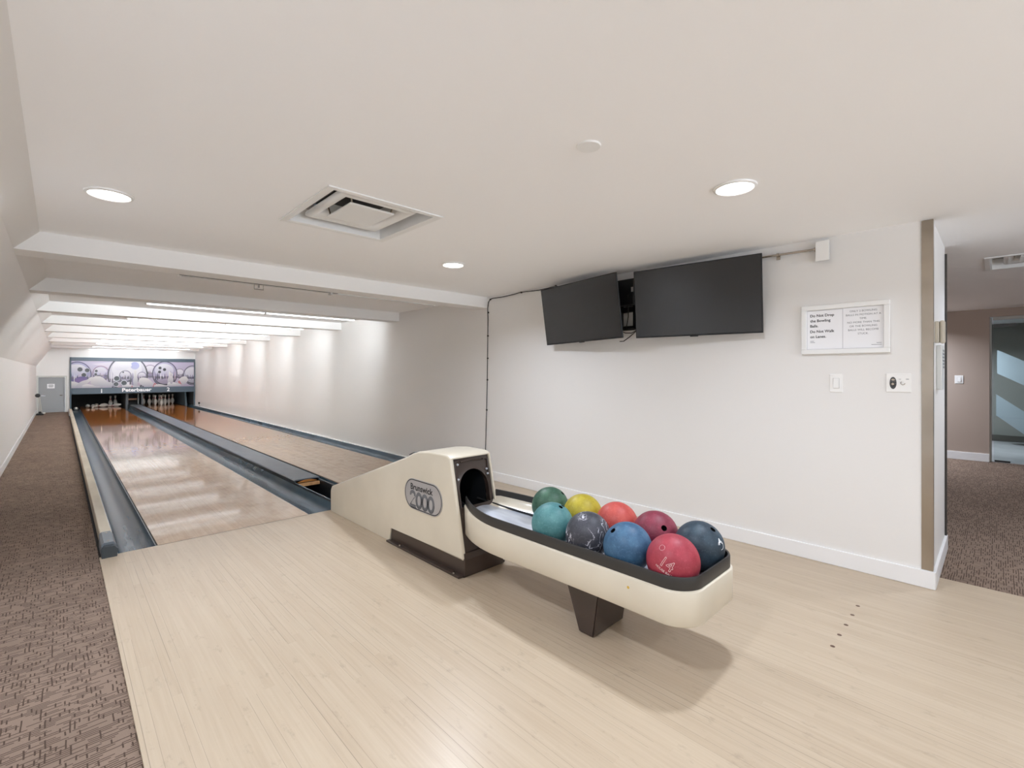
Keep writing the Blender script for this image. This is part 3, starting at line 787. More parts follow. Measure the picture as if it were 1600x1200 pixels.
# rack: outline in plan, cream apron, rim, tray
def plan(inset, y_end=2.30, n=12):
    xl, xr, y0, r_ = 1.69 + inset, 2.19 - inset, 0.795 + inset, 0.126 - inset
    def lx(y):                                             # left side narrows toward the hood
        s = max(0.0, min(1.0, (y - 1.86)/(y_end - 1.86))); return 0.115*s**2.2
    left, right = [], []
    ys = [y0 + r_ + (y_end - y0 - r_)*k/26 for k in range(27)]
    for y in ys: left.append((xl + lx(y), y)); right.append((xr - lx(y)*0.9, y))
    cl_ = [(xl + r_ - r_*math.cos(PI/2*k/n), y0 + r_ - r_*math.sin(PI/2*k/n)) for k in range(n + 1)]
    cr_ = [(xr - r_ + r_*math.sin(PI/2*k/n), y0 + r_ - r_*math.cos(PI/2*k/n)) for k in range(n + 1)]
    return list(reversed(left)) + cl_[1:] + cr_ + right[1:]    # open path hood-left -> near end -> hood-right
def wall_strip(b, levels):
    """levels: list of (inset, z or function of y); builds a surface through them"""
    rows = [[b.verts.new((x, y, z(y) if callable(z) else z)) for x, y in plan(i)] for i, z in levels]
    for A, B in zip(rows, rows[1:]):
        for k in range(len(A) - 1): b.faces.new([A[k], A[k+1], B[k+1], B[k]])
    return rows
def rise(y):                                               # tray climbs slightly near the mouth
    s = max(0.0, (y - 1.9)/0.4); return 0.025*s*s
zbot = lambda y: 0.252 - 0.012*max(0, y - 1.2)
b = BM()
rows = wall_strip(b, [(0.03, zbot), (0.006, zbot), (0.0, lambda y: zbot(y) + 0.008), (0.0, lambda y: 0.383 + rise(y)), (0.005, lambda y: 0.390 + rise(y)), (0.016, lambda y: 0.392 + rise(y))])
b.faces.new(list(rows[0]))
obj('tray_apron', b, CREAM, BR, smooth=True, angle=50)
b = BM()
wall_strip(b, [(0.0135, lambda y: 0.386 + rise(y)), (0.0095, lambda y: 0.392 + rise(y)), (0.0095, lambda y: 0.436 + rise(y)), (0.012, lambda y: 0.442 + rise(y)), (0.0195, lambda y: 0.441 + rise(y)), (0.0205, lambda y: 0.434 + rise(y)), (0.0205, lambda y: 0.336 + rise(y))])
obj('tray_rim', b, RIM, BR, smooth=True, angle=50)
b = BM()
pl = plan(0.021)
h = len(pl)//2
def floor_z(x, y): return 0.3585 + rise(y)*0.8 + 0.006*math.cos((x - 1.94)/0.235*PI*2)
cols = 14; prev = None
half = list(zip(pl[:h], reversed(pl[-h:])))
for (lx_, ly_), (rx_, ry_) in half:
    row = [b.verts.new((lx_ + (rx_ - lx_)*k/cols, ly_ + (ry_ - ly_)*k/cols, floor_z(lx_ + (rx_ - lx_)*k/cols, ly_))) for k in range(cols + 1)]
    if prev:
        for k in range(cols): b.faces.new([prev[k], prev[k+1], row[k+1], row[k]])
    prev = row
obj('tray_floor', b, CHROME, BR, smooth=True)
for xs_ in ((2.082, 2.086, 2.088, 2.082, 2.060, 2.01), (1.80, 1.80, 1.80, 1.80, 1.83, 1.87)):
    b = BM(); tube(b, [(x, y, floor_z(x, y) + 0.006) for x, y in zip(xs_, (0.85, 1.2, 1.6, 2.0, 2.2, 2.42))], 0.007, 8)
    obj('guide_rail', b, INK, BR, smooth=True, label='dark groove strip along the tray floor')
b = BM()
prev = None
for y in [0.95 + 1.36*k/20 for k in range(21)]:
    s = max(0.0, min(1.0, (y - 1.86)/(2.30 - 1.86))); xo = 2.169 - 0.1*s**2.2
    row = [b.verts.new(p) for p in ((xo - 0.075, y, 0.350 + rise(y)), (xo - 0.045, y, 0.357 + rise(y)), (xo - 0.012, y, 0.385 + rise(y)), (xo - 0.004, y, 0.405 + rise(y)))]
    if prev:
        for k in range(3): b.faces.new([prev[k], prev[k+1], row[k+1], row[k]])
    prev = row
obj('inner_guard', b, CREAM, BR, smooth=True, label='cream curved guard inside the right edge of the tray')
# pedestal
b = BM()
lowp = [(1.78, 1.305), (2.03, 1.305), (2.03, 1.390), (1.78, 1.390)]; hip = [(1.775, 1.265), (2.035, 1.265), (2.035, 1.475), (1.775, 1.475)]
A = [b.verts.new((x, y, 0.001)) for x, y in lowp]; B_ = [b.verts.new((x, y, 0.251)) for x, y in hip]
ff = [b.faces.new(list(reversed(A))), b.faces.new(B_)] + [b.faces.new([A[k], A[(k+1) % 4], B_[(k+1) % 4], B_[k]]) for k in range(4)]
bmesh.ops.bevel(b, geom=list({e for f in ff for e in f.edges}), offset=0.006, segments=2, affect='EDGES')
obj('pedestal', b, BROWN, BR, smooth=True, angle=30)
b = BM(); disc(b, (1.6896, 1.062, 0.347), 0.006, 12, 'x'); obj('stain', b, SMUDGE, BR, recalc=False, label='small yellow stain on the apron')

# balls
R = 0.1065
def ball(x, y, label, m, holes=(), z=0.460, spin=0.0):
    t = thing('bowling_ball', label, 'bowling ball', (x, y, z - R), 'bowling balls on the ball return')
    me_b = BM(); bmesh.ops.create_icosphere(me_b, subdivisions=5, radius=R)
    o = obj('ball_body', me_b, m, None, smooth=True, angle=40); C.objects.unlink(o)
    mesh = o.data
    if holes:
        C.objects.link(o); cut = BM()
        for d, rad in holes:
            d = Vector(d).normalized(); q = d.to_track_quat('Z', 'Y').to_matrix()
            lathe(cut, [(0, R - 0.05), (rad, R - 0.05), (rad, R + 0.02), (0, R + 0.02)], (0, 0, 0), q, 24)
        bmesh.ops.recalc_face_normals(cut, faces=cut.faces)
        co = bpy.data.objects.new('tmp_cut', finish(cut, 'tmp_cut', BLACK)); C.objects.link(co)
        md = o.modifiers.new('cut', 'BOOLEAN'); md.object = co; md.operation = 'DIFFERENCE'; md.solver = 'EXACT'
        try: md.material_mode = 'TRANSFER'
        except Exception: pass
        dg = bpy.context.evaluated_depsgraph_get(); dg.update()
        mesh = bpy.data.meshes.new_from_object(o.evaluated_get(dg)); o.modifiers.clear()
        bpy.data.objects.remove(co); C.objects.unlink(o)
        for p in mesh.polygons: p.use_smooth = True
        try: mesh.set_sharp_from_angle(angle=math.radians(40))
        except Exception: pass
        mesh.name = 'ball_body'; o.data = mesh
    C.objects.link(o); o.parent = t; o.location = (0, 0, R)
    return t
def sph_text(t, s, d, up, height, m, bold=0.0, dz=0.0, du=0.0, outline=False, lift=0.0004):
    """lettering engraved on the ball round direction d"""
    d = Vector(d).normalized(); up = Vector(up); u = up.cross(d).normalized(); v = d.cross(u)
    b = BM(); ctr = Vector(t.location) + Vector((0, 0, R))
    def fn(a, c):
        p = d*R + u*(a + du) + v*(c + dz)
        return ctr + p.normalized()*(R + lift)
    text(b, s, (0,0,0), (1,0,0), (0,1,0), height, align='C', bold=bold, fn=fn)
    if outline:                                           # hollow letters: keep only thin borders of the glyphs
        b.free(); b = BM()
        vs, fs, w = text2d(s, bold); k = height/0.70; cnt = {}
        for f in fs:
            for q in range(len(f)):
                e = tuple(sorted((f[q], f[(q+1) % len(f)]))); cnt[e] = cnt.get(e, 0) + 1
        for (p, q), c_ in cnt.items():
            if c_ != 1: continue
            n = 8 if math.dist(vs[p], vs[q]) > 0.1 else 2
            tube(b, [fn((vs[p][0] + (vs[q][0]-vs[p][0])*h_/n)*k - w*k/2, (vs[p][1] + (vs[q][1]-vs[p][1])*h_/n)*k) for h_ in range(n + 1)], 0.0007, 4)
    return obj('lettering', b, m, t, recalc=False)
PALE = mat('pale_engraving', (236, 214, 210), 0.6); WENG = mat('white_engraving', (226, 228, 230), 0.6)
cv = Vector((-1.9, -1.2, 0.75)).normalized()              # roughly toward the viewer
red = ball(1.818, 0.931, 'bright red ball at the near end of the tray, marked 14', ball_mat('red_ball', (146, 46, 60), (170, 64, 76)))
sph_text(red, '14', (-1.06, -0.22, 0.02), (0.67, -0.264, 0.767), 0.043, PALE, outline=True)
sph_text(red, 'HOUSE BALL', (-1.06, -0.22, 0.02), (0.67, -0.264, 0.767), 0.0095, PALE, dz=-0.017, du=-0.002)
b = BM()
def sph_ring(b, t, d, rad, w, n=28, a0=0, a1=360):
    d = Vector(d).normalized(); u = d.orthogonal().normalized(); v = d.cross(u); ctr = Vector(t.location) + Vector((0, 0, R))
    pts = [ctr + (d*R + (u*math.cos(math.radians(a0 + (a1-a0)*k/n)) + v*math.sin(math.radians(a0 + (a1-a0)*k/n)))*rad).normalized()*(R + 0.0002) for k in range(n + (a1-a0 < 360))]
    tube(b, pts, w, 4, closed=a1-a0 >= 360)
sph_ring(b, red, (-0.787, 0.064, 0.724), 0.0115, 0.0005); obj('engraved_ring', b, PALE, red)
ball(1.818, 1.146, 'mid blue ball in the left row between the red and charcoal balls', ball_mat('blue_ball', (44, 80, 112), (78, 116, 146)), (((-0.6, 0.32, 0.745), 0.0125),))
ball(1.818, 1.363, 'charcoal ball with white swirls in the left row of the tray', ball_mat('charcoal_ball', (52, 53, 60), (78, 78, 86), c3=(214, 214, 222)))
ball(1.818, 1.588, 'light teal ball at the far end of the left row, with two finger holes', ball_mat('teal_ball', (64, 116, 120), (98, 148, 148)), (((0.08, -0.45, 0.86), 0.0115), ((0.34, -0.36, 0.86), 0.0105)))
navy = ball(2.062, 0.931, 'dark navy ball at the near right corner of the tray, with a white emblem', ball_mat('navy_ball', (34, 48, 60), (58, 76, 88)), (((-0.01, -0.53, 0.74), 0.012),))
b = BM(); sph_ring(b, navy, (-0.09, -0.765, 0.227), 0.018, 0.0010, a0=30, a1=300); obj('emblem_ring', b, WENG, navy)
sph_text(navy, 'A', (-0.09, -0.765, 0.26), (0, 0.1, 1), 0.026, WENG, bold=0.02, lift=0.0012)
ball(2.062, 1.146, 'dark maroon ball in the right row, with one large thumb hole', ball_mat('maroon_ball', (112, 36, 54), (140, 56, 74)), (((-0.45, -0.63, 0.475), 0.0135),))
ball(2.062, 1.363, 'orange-red ball in the right row next to the yellow ball', ball_mat('coral_ball', (172, 66, 60), (194, 88, 78)))
ball(2.062, 1.582, 'olive yellow ball in the right row', ball_mat('yellow_ball', (158, 142, 34), (190, 174, 58)))
ball(2.055, 1.812, 'dark green ball at the far end of the right row, nearest the brown mouth', ball_mat('green_ball', (44, 78, 62), (80, 116, 94)), (((0.35, -0.6, 0.73), 0.0115),))

# ------------------------------------------------------------------ televisions
def tv(cx, cy, cz, eul, w, label):
    a_, b_, c_ = eul
    h_ = w*0.57
    M = Matrix.Rotation(a_, 3, 'Z') @ Matrix.Rotation(b_, 3, 'Y') @ Matrix.Rotation(c_, 3, 'X')
    ctr = Vector((cx, cy, cz))
    t = thing('television', label, 'television', (cx, cy, cz - h_/2), 'wall televisions')
    def place(bm):
        for v in bm.verts: v.co = M @ v.co + ctr
    b = BM(); box(b, 0.0, 0.012, -w/2, w/2, -h_/2, h_/2, 0.003); box(b, 0.012, 0.045, -w*0.36, w*0.36, -h_*0.42, h_*0.3, 0.01); place(b); obj('case', b, BEZEL, t)
    b = BM(); box(b, -0.0012, 0.0, -w/2 + 0.008, w/2 - 0.008, -h_/2 + 0.012, h_/2 - 0.008); place(b); obj('screen', b, SCREEN, t)
    b = BM(); box(b, -0.001, 0.012, -0.03, 0.03, -h_/2 - 0.006, -h_/2 + 0.001, 0.002); place(b); obj('sensor', b, BEZEL, t)
    b = BM(); box(b, cx + 0.047, WX - 0.001, cy - 0.14, cy + 0.14, cz - 0.12, cz + 0.10, 0.004); obj('wall_plate', b, BLACK, t)
    return t
tv(3.380, 2.643, 1.782, (-0.122, -0.133, -0.02), 0.955, 'smaller-looking left television, tilted down and turned toward the lanes')
tv(3.440, 1.602, 1.784, (0.072, -0.099, 0.008), 0.955, 'right television, dark screen tilted down near the white junction box')
# media box with cables in the gap between the screens
t = thing('media_bracket', 'black bracket and box on the wall in the gap between the televisions', 'bracket', (3.56, 2.20, 1.6))
b = BM(); box(b, 3.50, 3.579, 2.145, 2.315, 1.81, 2.035, 0.006); obj('box', b, BLACK, t)
b = BM(); box(b, 3.535, 3.579, 2.295, 2.32, 1.60, 1.82); box(b, 3.535, 3.579, 2.15, 2.175, 1.60, 1.82); box(b, 3.535, 3.579, 2.15, 2.32, 1.60, 1.635); box(b, 3.535, 3.579, 2.15, 2.32, 1.755, 1.80); obj('frame', b, BLACK, t)
b = BM(); box(b, 3.497, 3.5, 2.15, 2.17, 1.92, 1.96, 0.001); obj('connector', b, SILVER, t)
b = BM()
tube(b, [(3.53, 2.30, 1.60), (3.52, 2.24, 1.575), (3.51, 2.17, 1.57), (3.50, 2.13, 1.585), (3.51, 2.12, 1.60), (3.52, 2.17, 1.612), (3.53, 2.22, 1.61)], 0.004, 6)
tube(b, [(3.51, 2.12, 1.59), (3.51, 2.19, 1.54), (3.51, 2.25, 1.505), (3.51, 2.29, 1.505)], 0.004, 6)
tube(b, [(3.50, 2.20, 1.90), (3.52, 2.21, 1.72), (3.53, 2.235, 1.62)], 0.004, 6)
obj('cable', b, CABLEM, t, smooth=True)
# black cable along the ceiling and down the wall
t = thing('wall_cable', 'thin black cable running down the right wall behind the ball return', 'cable', (WX - 0.005, 4.12, 0.035))
xw = WX - 0.006
pts = [(xw, 2.98, 2.075), (xw, 3.08, 2.100), (xw, 3.18, 2.092), (xw, 3.30, 2.088), (xw, 3.566, 2.098), (xw, 3.70, 2.088), (xw, 3.86, 2.082), (xw, 4.03, 2.085), (xw, 4.075, 2.078), (xw, 4.10, 2.05), (xw - 0.002, 4.115, 1.98), (xw, 4.112, 1.84), (xw, 4.118, 1.5), (xw, 4.125, 1.1), (xw, 4.14, 0.7), (xw, 4.155, 0.35), (xw, 4.16, 0.04)]
b = BM(); tube(b, pts, 0.0045, 6); obj('lead', b, CABLEM, t, smooth=True)
for y, z in ((3.08, 2.104), (3.566, 2.096), (4.07, 2.078), (4.108, 1.93), (4.114, 1.66), (4.118, 1.40), (4.123, 1.15), (4.135, 0.8)):
    b = BM(); box(b, xw - 0.008, WX, y - 0.012, y + 0.006, z - 0.009, z + 0.007, 0.003); obj('clip', b, CABLEM, t)
# junction box and conduit
t = thing('junction_box', 'white junction box with a metal conduit right of the televisions', 'junction box', (WX, 0.79, 1.95))
b = BM(); box(b, WX - 0.035, WX, 0.758, 0.822, 1.962, 2.078, 0.003); obj('box', b, mat('grey_box', (150, 150, 148), 0.4), t)
b = BM(); box(b, WX - 0.041, WX - 0.035, 0.752, 0.828, 1.956, 2.084, 0.002); obj('cover', b, WHITEP, t)
b = BM(); tube(b, [(WX - 0.018, 0.83, 2.04), (WX - 0.018, 1.0, 2.043), (WX - 0.018, 1.32, 2.046)], 0.007, 10); obj('conduit', b, STEEL, t, smooth=True)
b = BM(); tube(b, [(WX - 0.018, 0.822, 2.04), (WX - 0.018, 0.838, 2.04)], 0.014, 10); obj('connector', b, STEEL, t, smooth=True)
b = BM(); tube(b, [(WX - 0.018, 1.05, 2.0435), (WX - 0.018, 1.064, 2.0435)], 0.0125, 10); box(b, WX - 0.008, WX, 1.045, 1.069, 2.012, 2.046, 0.002); obj('strap', b, STEEL, t)

# framed notice
FY0, FY1, FZ0, FZ1 = 0.450, 0.914, 1.354, 1.672
t = thing('framed_notice', 'white framed notice about dropping bowling balls, on the right wall', 'framed notice', (WX, 0.68, FZ0))
b = BM(); fw = 0.030
for y0, y1, z0, z1 in ((FY0, FY1, FZ0, FZ0 + fw), (FY0, FY1, FZ1 - fw, FZ1), (FY0, FY0 + fw, FZ0 + fw, FZ1 - fw), (FY1 - fw, FY1, FZ0 + fw, FZ1 - fw)): box(b, WX - 0.024, WX, y0, y1, z0, z1, 0.004)
obj('frame', b, WHITEM, t)
xs = WX - 0.008
b = BM(); box(b, xs, WX, FY0 + fw, FY1 - fw, FZ0 + fw, FZ1 - fw); obj('backing', b, mat('grey_backing', (206, 206, 208), 0.5), t)
b = BM(); box(b, xs - 0.001, xs - 0.0002, 0.688, FY1 - fw - 0.003, FZ0 + fw + 0.004, FZ1 - fw - 0.006); obj('paper', b, PAPER, t)
b = BM(); box(b, xs - 0.001, xs - 0.0002, FY0 + fw + 0.003, 0.684, FZ0 + fw + 0.004, FZ1 - fw - 0.003); obj('paper', b, PAPER, t)
xt = xs - 0.0014
b = BM()
for k, s in enumerate(('Do Not Drop', 'the Bowling', 'Balls.', 'Do Not Walk', 'on Lanes.')):
    text(b, s, (xt, 0.865, 1.598 - 0.0335*k - (0.003 if k > 2 else 0)), (0,-1,0), (0,0,1), 0.0165, bold=0.022)
obj('lettering', b, INK, t, recalc=False)
b = BM()
for k, s in enumerate(('ONLY 2 BOWLING', 'BALLS IN MOTION AT A', 'TIME.', 'NO MORE THAN THIS', 'OR THE BOWLING', 'BALLS WILL BECOME', 'STUCK.')):
    text(b, s, (xt, 0.581, 1.612 - 0.0235*k), (0,-1,0), (0,0,1), 0.0115, align='C')
obj('lettering', b, GREYINK, t, recalc=False)
for y0, y1, z in ((0.865, 0.843, 1.440), (0.865, 0.838, 1.431), (0.515, 0.49, 1.416), (0.540, 0.49, 1.405)):
    b = BM(); box(b, xt - 0.0002, xt, min(y0, y1), max(y0, y1), z - 0.0012, z + 0.0012); obj('small_print', b, GREYINK, t)

# switches
def switch(y, z, w, h, x, label, rocker=True, face=-1):
    t = thing('light_switch', label, 'light switch', (x, y, z - h/2))
    b = BM(); box(b, x - 0.006, x, y - w/2, y + w/2, z - h/2, z + h/2, 0.002); obj('plate', b, WHITEP, t)
    b = BM(); box(b, x - 0.0075, x - 0.006, y - w*0.235, y + w*0.235, z - h*0.28, z + h*0.28); obj('insert', b, mat('switch_gap', (176, 176, 174), 0.4), t)
    b = BM(); prism(b, [(z - h*0.27, x - 0.0075), (z - h*0.27, x - 0.0135), (z, x - 0.011), (z + h*0.27, x - 0.0085), (z + h*0.27, x - 0.0075)], 'y', y - w*0.21, y + w*0.21)
    for v in b.verts: v.co = Vector((v.co.z, v.co.y, v.co.x))
    obj('rocker', b, WHITEP, t)
    return t
switch(0.721, 1.166, 0.070, 0.115, WX, 'white rocker light switch under the framed notice')
switch(0.392, 1.135, 0.09, 0.115, HX, 'white light switch on the taupe hall wall')
t = thing('key_switch', 'white wall plate with a keyhole switch beside the steel corner guard', 'key switch', (WX, 0.411, 1.115))
b = BM(); box(b, WX - 0.006, WX, 0.354, 0.469, 1.118, 1.228, 0.002); obj('plate', b, WHITEP, t)
b = BM()
for k in range(2): pass
disc(b, (WX - 0.0066, 0.437, 1.172), 0.0165, 24, 'x', 0.036); obj('label_oval', b, mat('dark_oval', (78, 78, 78), 0.4, noise=(160, 40)), t, recalc=False, label='dark oval label')
b = BM(); Mx = Matrix.Rotation(-PI/2, 3, 'Y'); lathe(b, [(0, 0.012), (0.007, 0.012), (0.009, 0.006), (0.009, 0)], (WX - 0.0066, 0.437, 1.166), Mx, 16); disc(b, (WX - 0.0068, 0.437, 1.192), 0.009, 16, 'x', 0.006); obj('key_barrel', b, STEEL, t, smooth=True)
b = BM(); Mx2 = Mx; tube(b, [(WX - 0.010, 0.392 + 0.010*math.cos(a), 1.172 + 0.010*math.sin(a)) for a in [PI*1.0 + PI*1.3*k/8 for k in range(9)]], 0.0016, 6); obj('hook', b, STEEL, t, smooth=True)
b = BM()
text(b, 'OFF', (WX - 0.0064, 0.412, 1.192), (0,-1,0), (0,0,1), 0.005); obj('lettering', b, GREYINK, t, recalc=False)
b = BM(); text(b, 'ON', (WX - 0.0064, 0.378, 1.192), (0,-1,0), (0,0,1), 0.006, bold=0.03); obj('lettering', b, GREYINK, t, recalc=False)
# far outlet
t = thing('wall_outlet', 'small outlet with a black plug low on the right wall by the pins', 'outlet', (WX, 19.63, 0.06))
b = BM(); box(b, WX - 0.008, WX, 19.58, 19.68, 0.07, 0.19, 0.002); obj('plate', b, WHITEP, t)
b = BM(); box(b, WX - 0.06, WX - 0.008, 19.60, 19.66, 0.125, 0.185, 0.01); obj('plug', b, BLACK, t)
b = BM(); tube(b, [(WX - 0.04, 19.62, 0.13), (WX - 0.04, 19.58, 0.08), (WX - 0.02, 19.56, 0.04)], 0.006, 6); obj('cord', b, BLACK, t)

# intercom on the return face
t = thing('intercom_handset', 'beige intercom handset above a white keypad panel on the wall end', 'intercom', (3.74, WEND, 1.40))
b = BM(); box(b, 3.70, 3.77, WEND - 0.020, WEND, 1.41, 1.535, 0.005); obj('cradle', b, BEIGE, t)
b = BM(); box(b, 3.705, 3.765, WEND - 0.045, WEND - 0.021, 1.405, 1.540, 0.010); obj('handset', b, BEIGE, t)
t = thing('keypad_panel', 'white keypad panel mounted below the beige handset', 'keypad', (3.88, WEND, 1.13))
b = BM(); box(b, 3.80, 3.93, WEND - 0.028, WEND, 1.13, 1.40, 0.006); obj('case', b, mat('pale_grey_plastic', (214, 216, 214), 0.4), t)
for r in range(6):
    for c in range(2):
        b = BM(); box(b, 3.83 + 0.045*c, 3.86 + 0.045*c, WEND - 0.031, WEND - 0.028, 1.26 + 0.02*r, 1.272 + 0.02*r, 0.001); obj('button', b, mat('grey_button', (150, 152, 154), 0.4), t)

# ------------------------------------------------------------------ ceiling things
def downlight(x, y, label, power=1.0, light=True, col=(0.90, 0.98, 1.12)):
    t = thing('downlight', label, 'downlight', (x, y, CEIL - 0.012), 'round recessed downlights')
    b = BM(); lathe(b, [(0.082, 0.011), (0.096, 0.011), (0.094, 0.004), (0.083, 0.0), (0.080, 0.004), (0.080, 0.011)], (x, y, CEIL - 0.012), seg=40); obj('trim_ring', b, WHITEM, t, smooth=True)
    b = BM(); disc(b, (x, y, CEIL - 0.004), 0.080, 40); o = obj('lens', b, LENS, t, recalc=False)
    if light:
        ld = bpy.data.lights.new('downlight_lamp', 'AREA'); ld.shape = 'DISK'; ld.size = 0.13; ld.energy = DOWNLIGHT_W*power; ld.color = col; ld.spread = math.radians(150)
        lo = bpy.data.objects.new('downlight_lamp', ld); C.objects.link(lo); lo.parent = t; lo.location = (0, 0, 0.004)
    return t
downlight(0.175, 3.02, 'lit round downlight over the left lane, left of the ceiling vent', 1.5)
downlight(2.29, 0.863, 'lit round downlight over the near end of the ball tray, with a grey ring', 1.15)
downlight(2.29, 3.061, 'small-looking lit round downlight over the ball return hood', 1.5)
downlight(0.175, 0.863, 'downlight above the viewer beside the left wall', 1.6)
downlight(0.175, -1.30, 'added unseen downlight behind the viewer beside the left wall', 1.1)  # this and the next three are unseen lamps added to brighten the ceiling
downlight(2.29, -1.30, 'added unseen downlight behind the viewer over the wooden approach', 1.1)
downlight(0.175, -3.20, 'added unseen downlight far behind the viewer beside the left wall', 1.1)
downlight(2.29, -3.20, 'added unseen downlight far behind the viewer over the wooden approach', 1.1)
downlight(4.75, -0.55, 'downlight in the hall past the wall end', 1.2)
downlight(8.6, 1.35, 'downlight near the taupe hall wall', 4.2)
b = BM(); lathe(b, [(0, 0.0), (0.044, 0.001), (0.047, 0.004), (0.047, 0.007)], (1.47, 1.098, CEIL - 0.007), seg=36)
obj('ceiling_cover_plate', b, WHITEM, smooth=True, label='plain white round cover plate on the ceiling between vent and downlight', cat='cover plate', centre=True)
def vent(V, label):
    x0, x1, y0, y1 = V
    cx, cy = (x0+x1)/2, (y0+y1)/2; wx, wy = (x1-x0)/2, (y1-y0)/2
    t = thing('ceiling_vent', label, 'ceiling vent', (cx, cy, CEIL - 0.008), 'square ceiling vents')
    def skin(b, levels):                                  # levels: (inset from the hole edge, z)
        rows = [[b.verts.new(p) for p in ((cx-wx+i, cy-wy+i, z), (cx+wx-i, cy-wy+i, z), (cx+wx-i, cy+wy-i, z), (cx-wx+i, cy+wy-i, z))] for i, z in levels]
        for A, B in zip(rows, rows[1:]):
            for k in range(4): b.faces.new([A[k], A[(k+1) % 4], B[(k+1) % 4], B[k]])
        return rows
    b = BM(); skin(b, [(-0.018, CEIL - 0.0006), (-0.018, CEIL - 0.007), (0.010, CEIL - 0.008), (0.022, CEIL - 0.004), (0.022, CEIL + 0.075), (0.030, CEIL + 0.085)]); obj('frame', b, WHITEM, t)
    b = BM(); skin(b, [(0.0225, CEIL + 0.078), (0.12, CEIL + 0.080)]); obj('shadow_gap', b, mat('vent_gap_shade', (150, 148, 145), 0.6), t)  # grey colour stands for the shade inside the gap
    b = BM(); skin(b, [(0.086, CEIL + 0.040), (0.087, CEIL + 0.022), (0.096, CEIL + 0.014), (0.118, CEIL + 0.016), (0.136, CEIL + 0.026), (0.148, CEIL + 0.044), (0.154, CEIL + 0.10)]); obj('cone', b, WHITEM, t, smooth=True, angle=60)
    b = BM(); r_ = skin(b, [(0.178, CEIL + 0.020), (0.176, CEIL + 0.014), (0.180, CEIL + 0.010)]); b.faces.new(r_[2]); b.faces.new(list(reversed(r_[0]))); obj('centre_plate', b, WHITEM, t)
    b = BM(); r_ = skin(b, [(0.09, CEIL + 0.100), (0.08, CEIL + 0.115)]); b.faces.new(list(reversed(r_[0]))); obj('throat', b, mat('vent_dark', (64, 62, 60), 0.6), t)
    for sx, sy in ((1, 1), (-1, 1), (1, -1), (-1, -1)):
        b = BM(); tube(b, [(cx + sx*(wx - 0.19), cy + sy*(wy - 0.19), CEIL + 0.02), (cx + sx*(wx - 0.175), cy + sy*(wy - 0.175), CEIL + 0.098)], 0.005, 6); obj('hanger', b, STEEL, t)
    return t
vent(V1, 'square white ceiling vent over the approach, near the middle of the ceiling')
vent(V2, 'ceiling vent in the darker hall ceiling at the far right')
# strip lights behind the beams
SX0, SX1 = 0.66, 3.02
def strip(i, y, lit, label):
    yb = y + BEAM_W + 0.001
    t = thing('strip_light', label, 'strip light', ((SX0 + SX1)/2, yb, 1.95), 'strip lights behind the ceiling beams')
    zl = 1.967 if lit else 1.977                           # underside of the lens
    b = BM(); box(b, SX0, SX1, yb, yb + 0.012, zl + 0.010, 2.085, 0.003); obj('body', b, WHITEM, t)
    b = BM()
    edge = [(yb + 0.0125, zl + 0.012)]                     # dim underside, bright far side and top
    edge += [(yb + 0.024 - 0.012*math.cos(PI/2*k/4), zl + 0.012 - 0.012*math.sin(PI/2*k/4)) for k in range(1, 5)]
    edge += [(yb + 0.040 + 0.014*math.sin(PI/2*k/5), zl + 0.014 - 0.014*math.cos(PI/2*k/5)) for k in range(0, 6)]
    prof = [edge[-1], (yb + 0.054, 2.050), (yb + 0.050, 2.064), (yb + 0.0125, 2.070)]
    def run(b, prof):
        for xa, xb in ((SX0 + 0.015, 1.828), (1.852, SX1 - 0.015)):
            A = [b.verts.new((xa, u, z)) for u, z in prof]; B = [b.verts.new((xb, u, z)) for u, z in prof]
            for k in range(len(prof) - 1): b.faces.new([A[k], A[k+1], B[k+1], B[k]])
    run(b, prof)
    obj('lens', b, (TUBE_END if i == 8 else TUBE_FAR if i >= 6 else TUBE) if lit else mat('unlit_lens', (206, 204, 200), 0.3), t, smooth=True)
    b = BM(); run(b, edge); obj('lens_edge', b, TUBE_EDGE if lit else mat('unlit_lens', (206, 204, 200), 0.3), t, smooth=True)
    b = BM(); box(b, 1.829, 1.851, yb + 0.001, yb + 0.058, zl - 0.012, 2.072, 0.003); obj('joint_clip', b, mat('clip_grey', (190, 188, 184), 0.4), t)
    if not lit:
        b = BM(); tube(b, [(1.185, yb + 0.02, zl + 0.01), (1.185, yb + 0.02, zl - 0.036), (1.255, yb + 0.02, zl - 0.036), (1.255, yb + 0.02, zl + 0.01)], 0.0045, 6); tube(b, [(1.22, yb + 0.02, zl + 0.01), (1.22, yb + 0.02, zl - 0.022)], 0.008, 8); obj('wire_bracket', b, mat('bracket_grey', (150, 146, 140), 0.4), t)
        b = BM(); box(b, SX0, 1.90, yb + 0.002, yb + 0.012, zl + 0.0045, zl + 0.009); obj('dark_seam', b, mat('dark_gasket', (86, 80, 74), 0.6), t, label='dark line along its lower edge')
    for xa in (SX0, SX1 - 0.015):
        b = BM(); box(b, xa, xa + 0.015, yb + 0.0122, yb + 0.056, zl - 0.001, 2.072, 0.003); obj('end_cap', b, WHITEP, t)
ords = ['nearest', 'second', 'third', 'fourth', 'fifth', 'sixth', 'seventh', 'eighth', 'ninth']
for i, y in enumerate(beam_y):
    if i == 0: strip(i, y, False, 'unlit strip light behind the ceiling beam nearest the viewer')
    else: strip(i, y, True, 'lit strip light behind the %s ceiling beam, counted from the viewer' % ords[i])

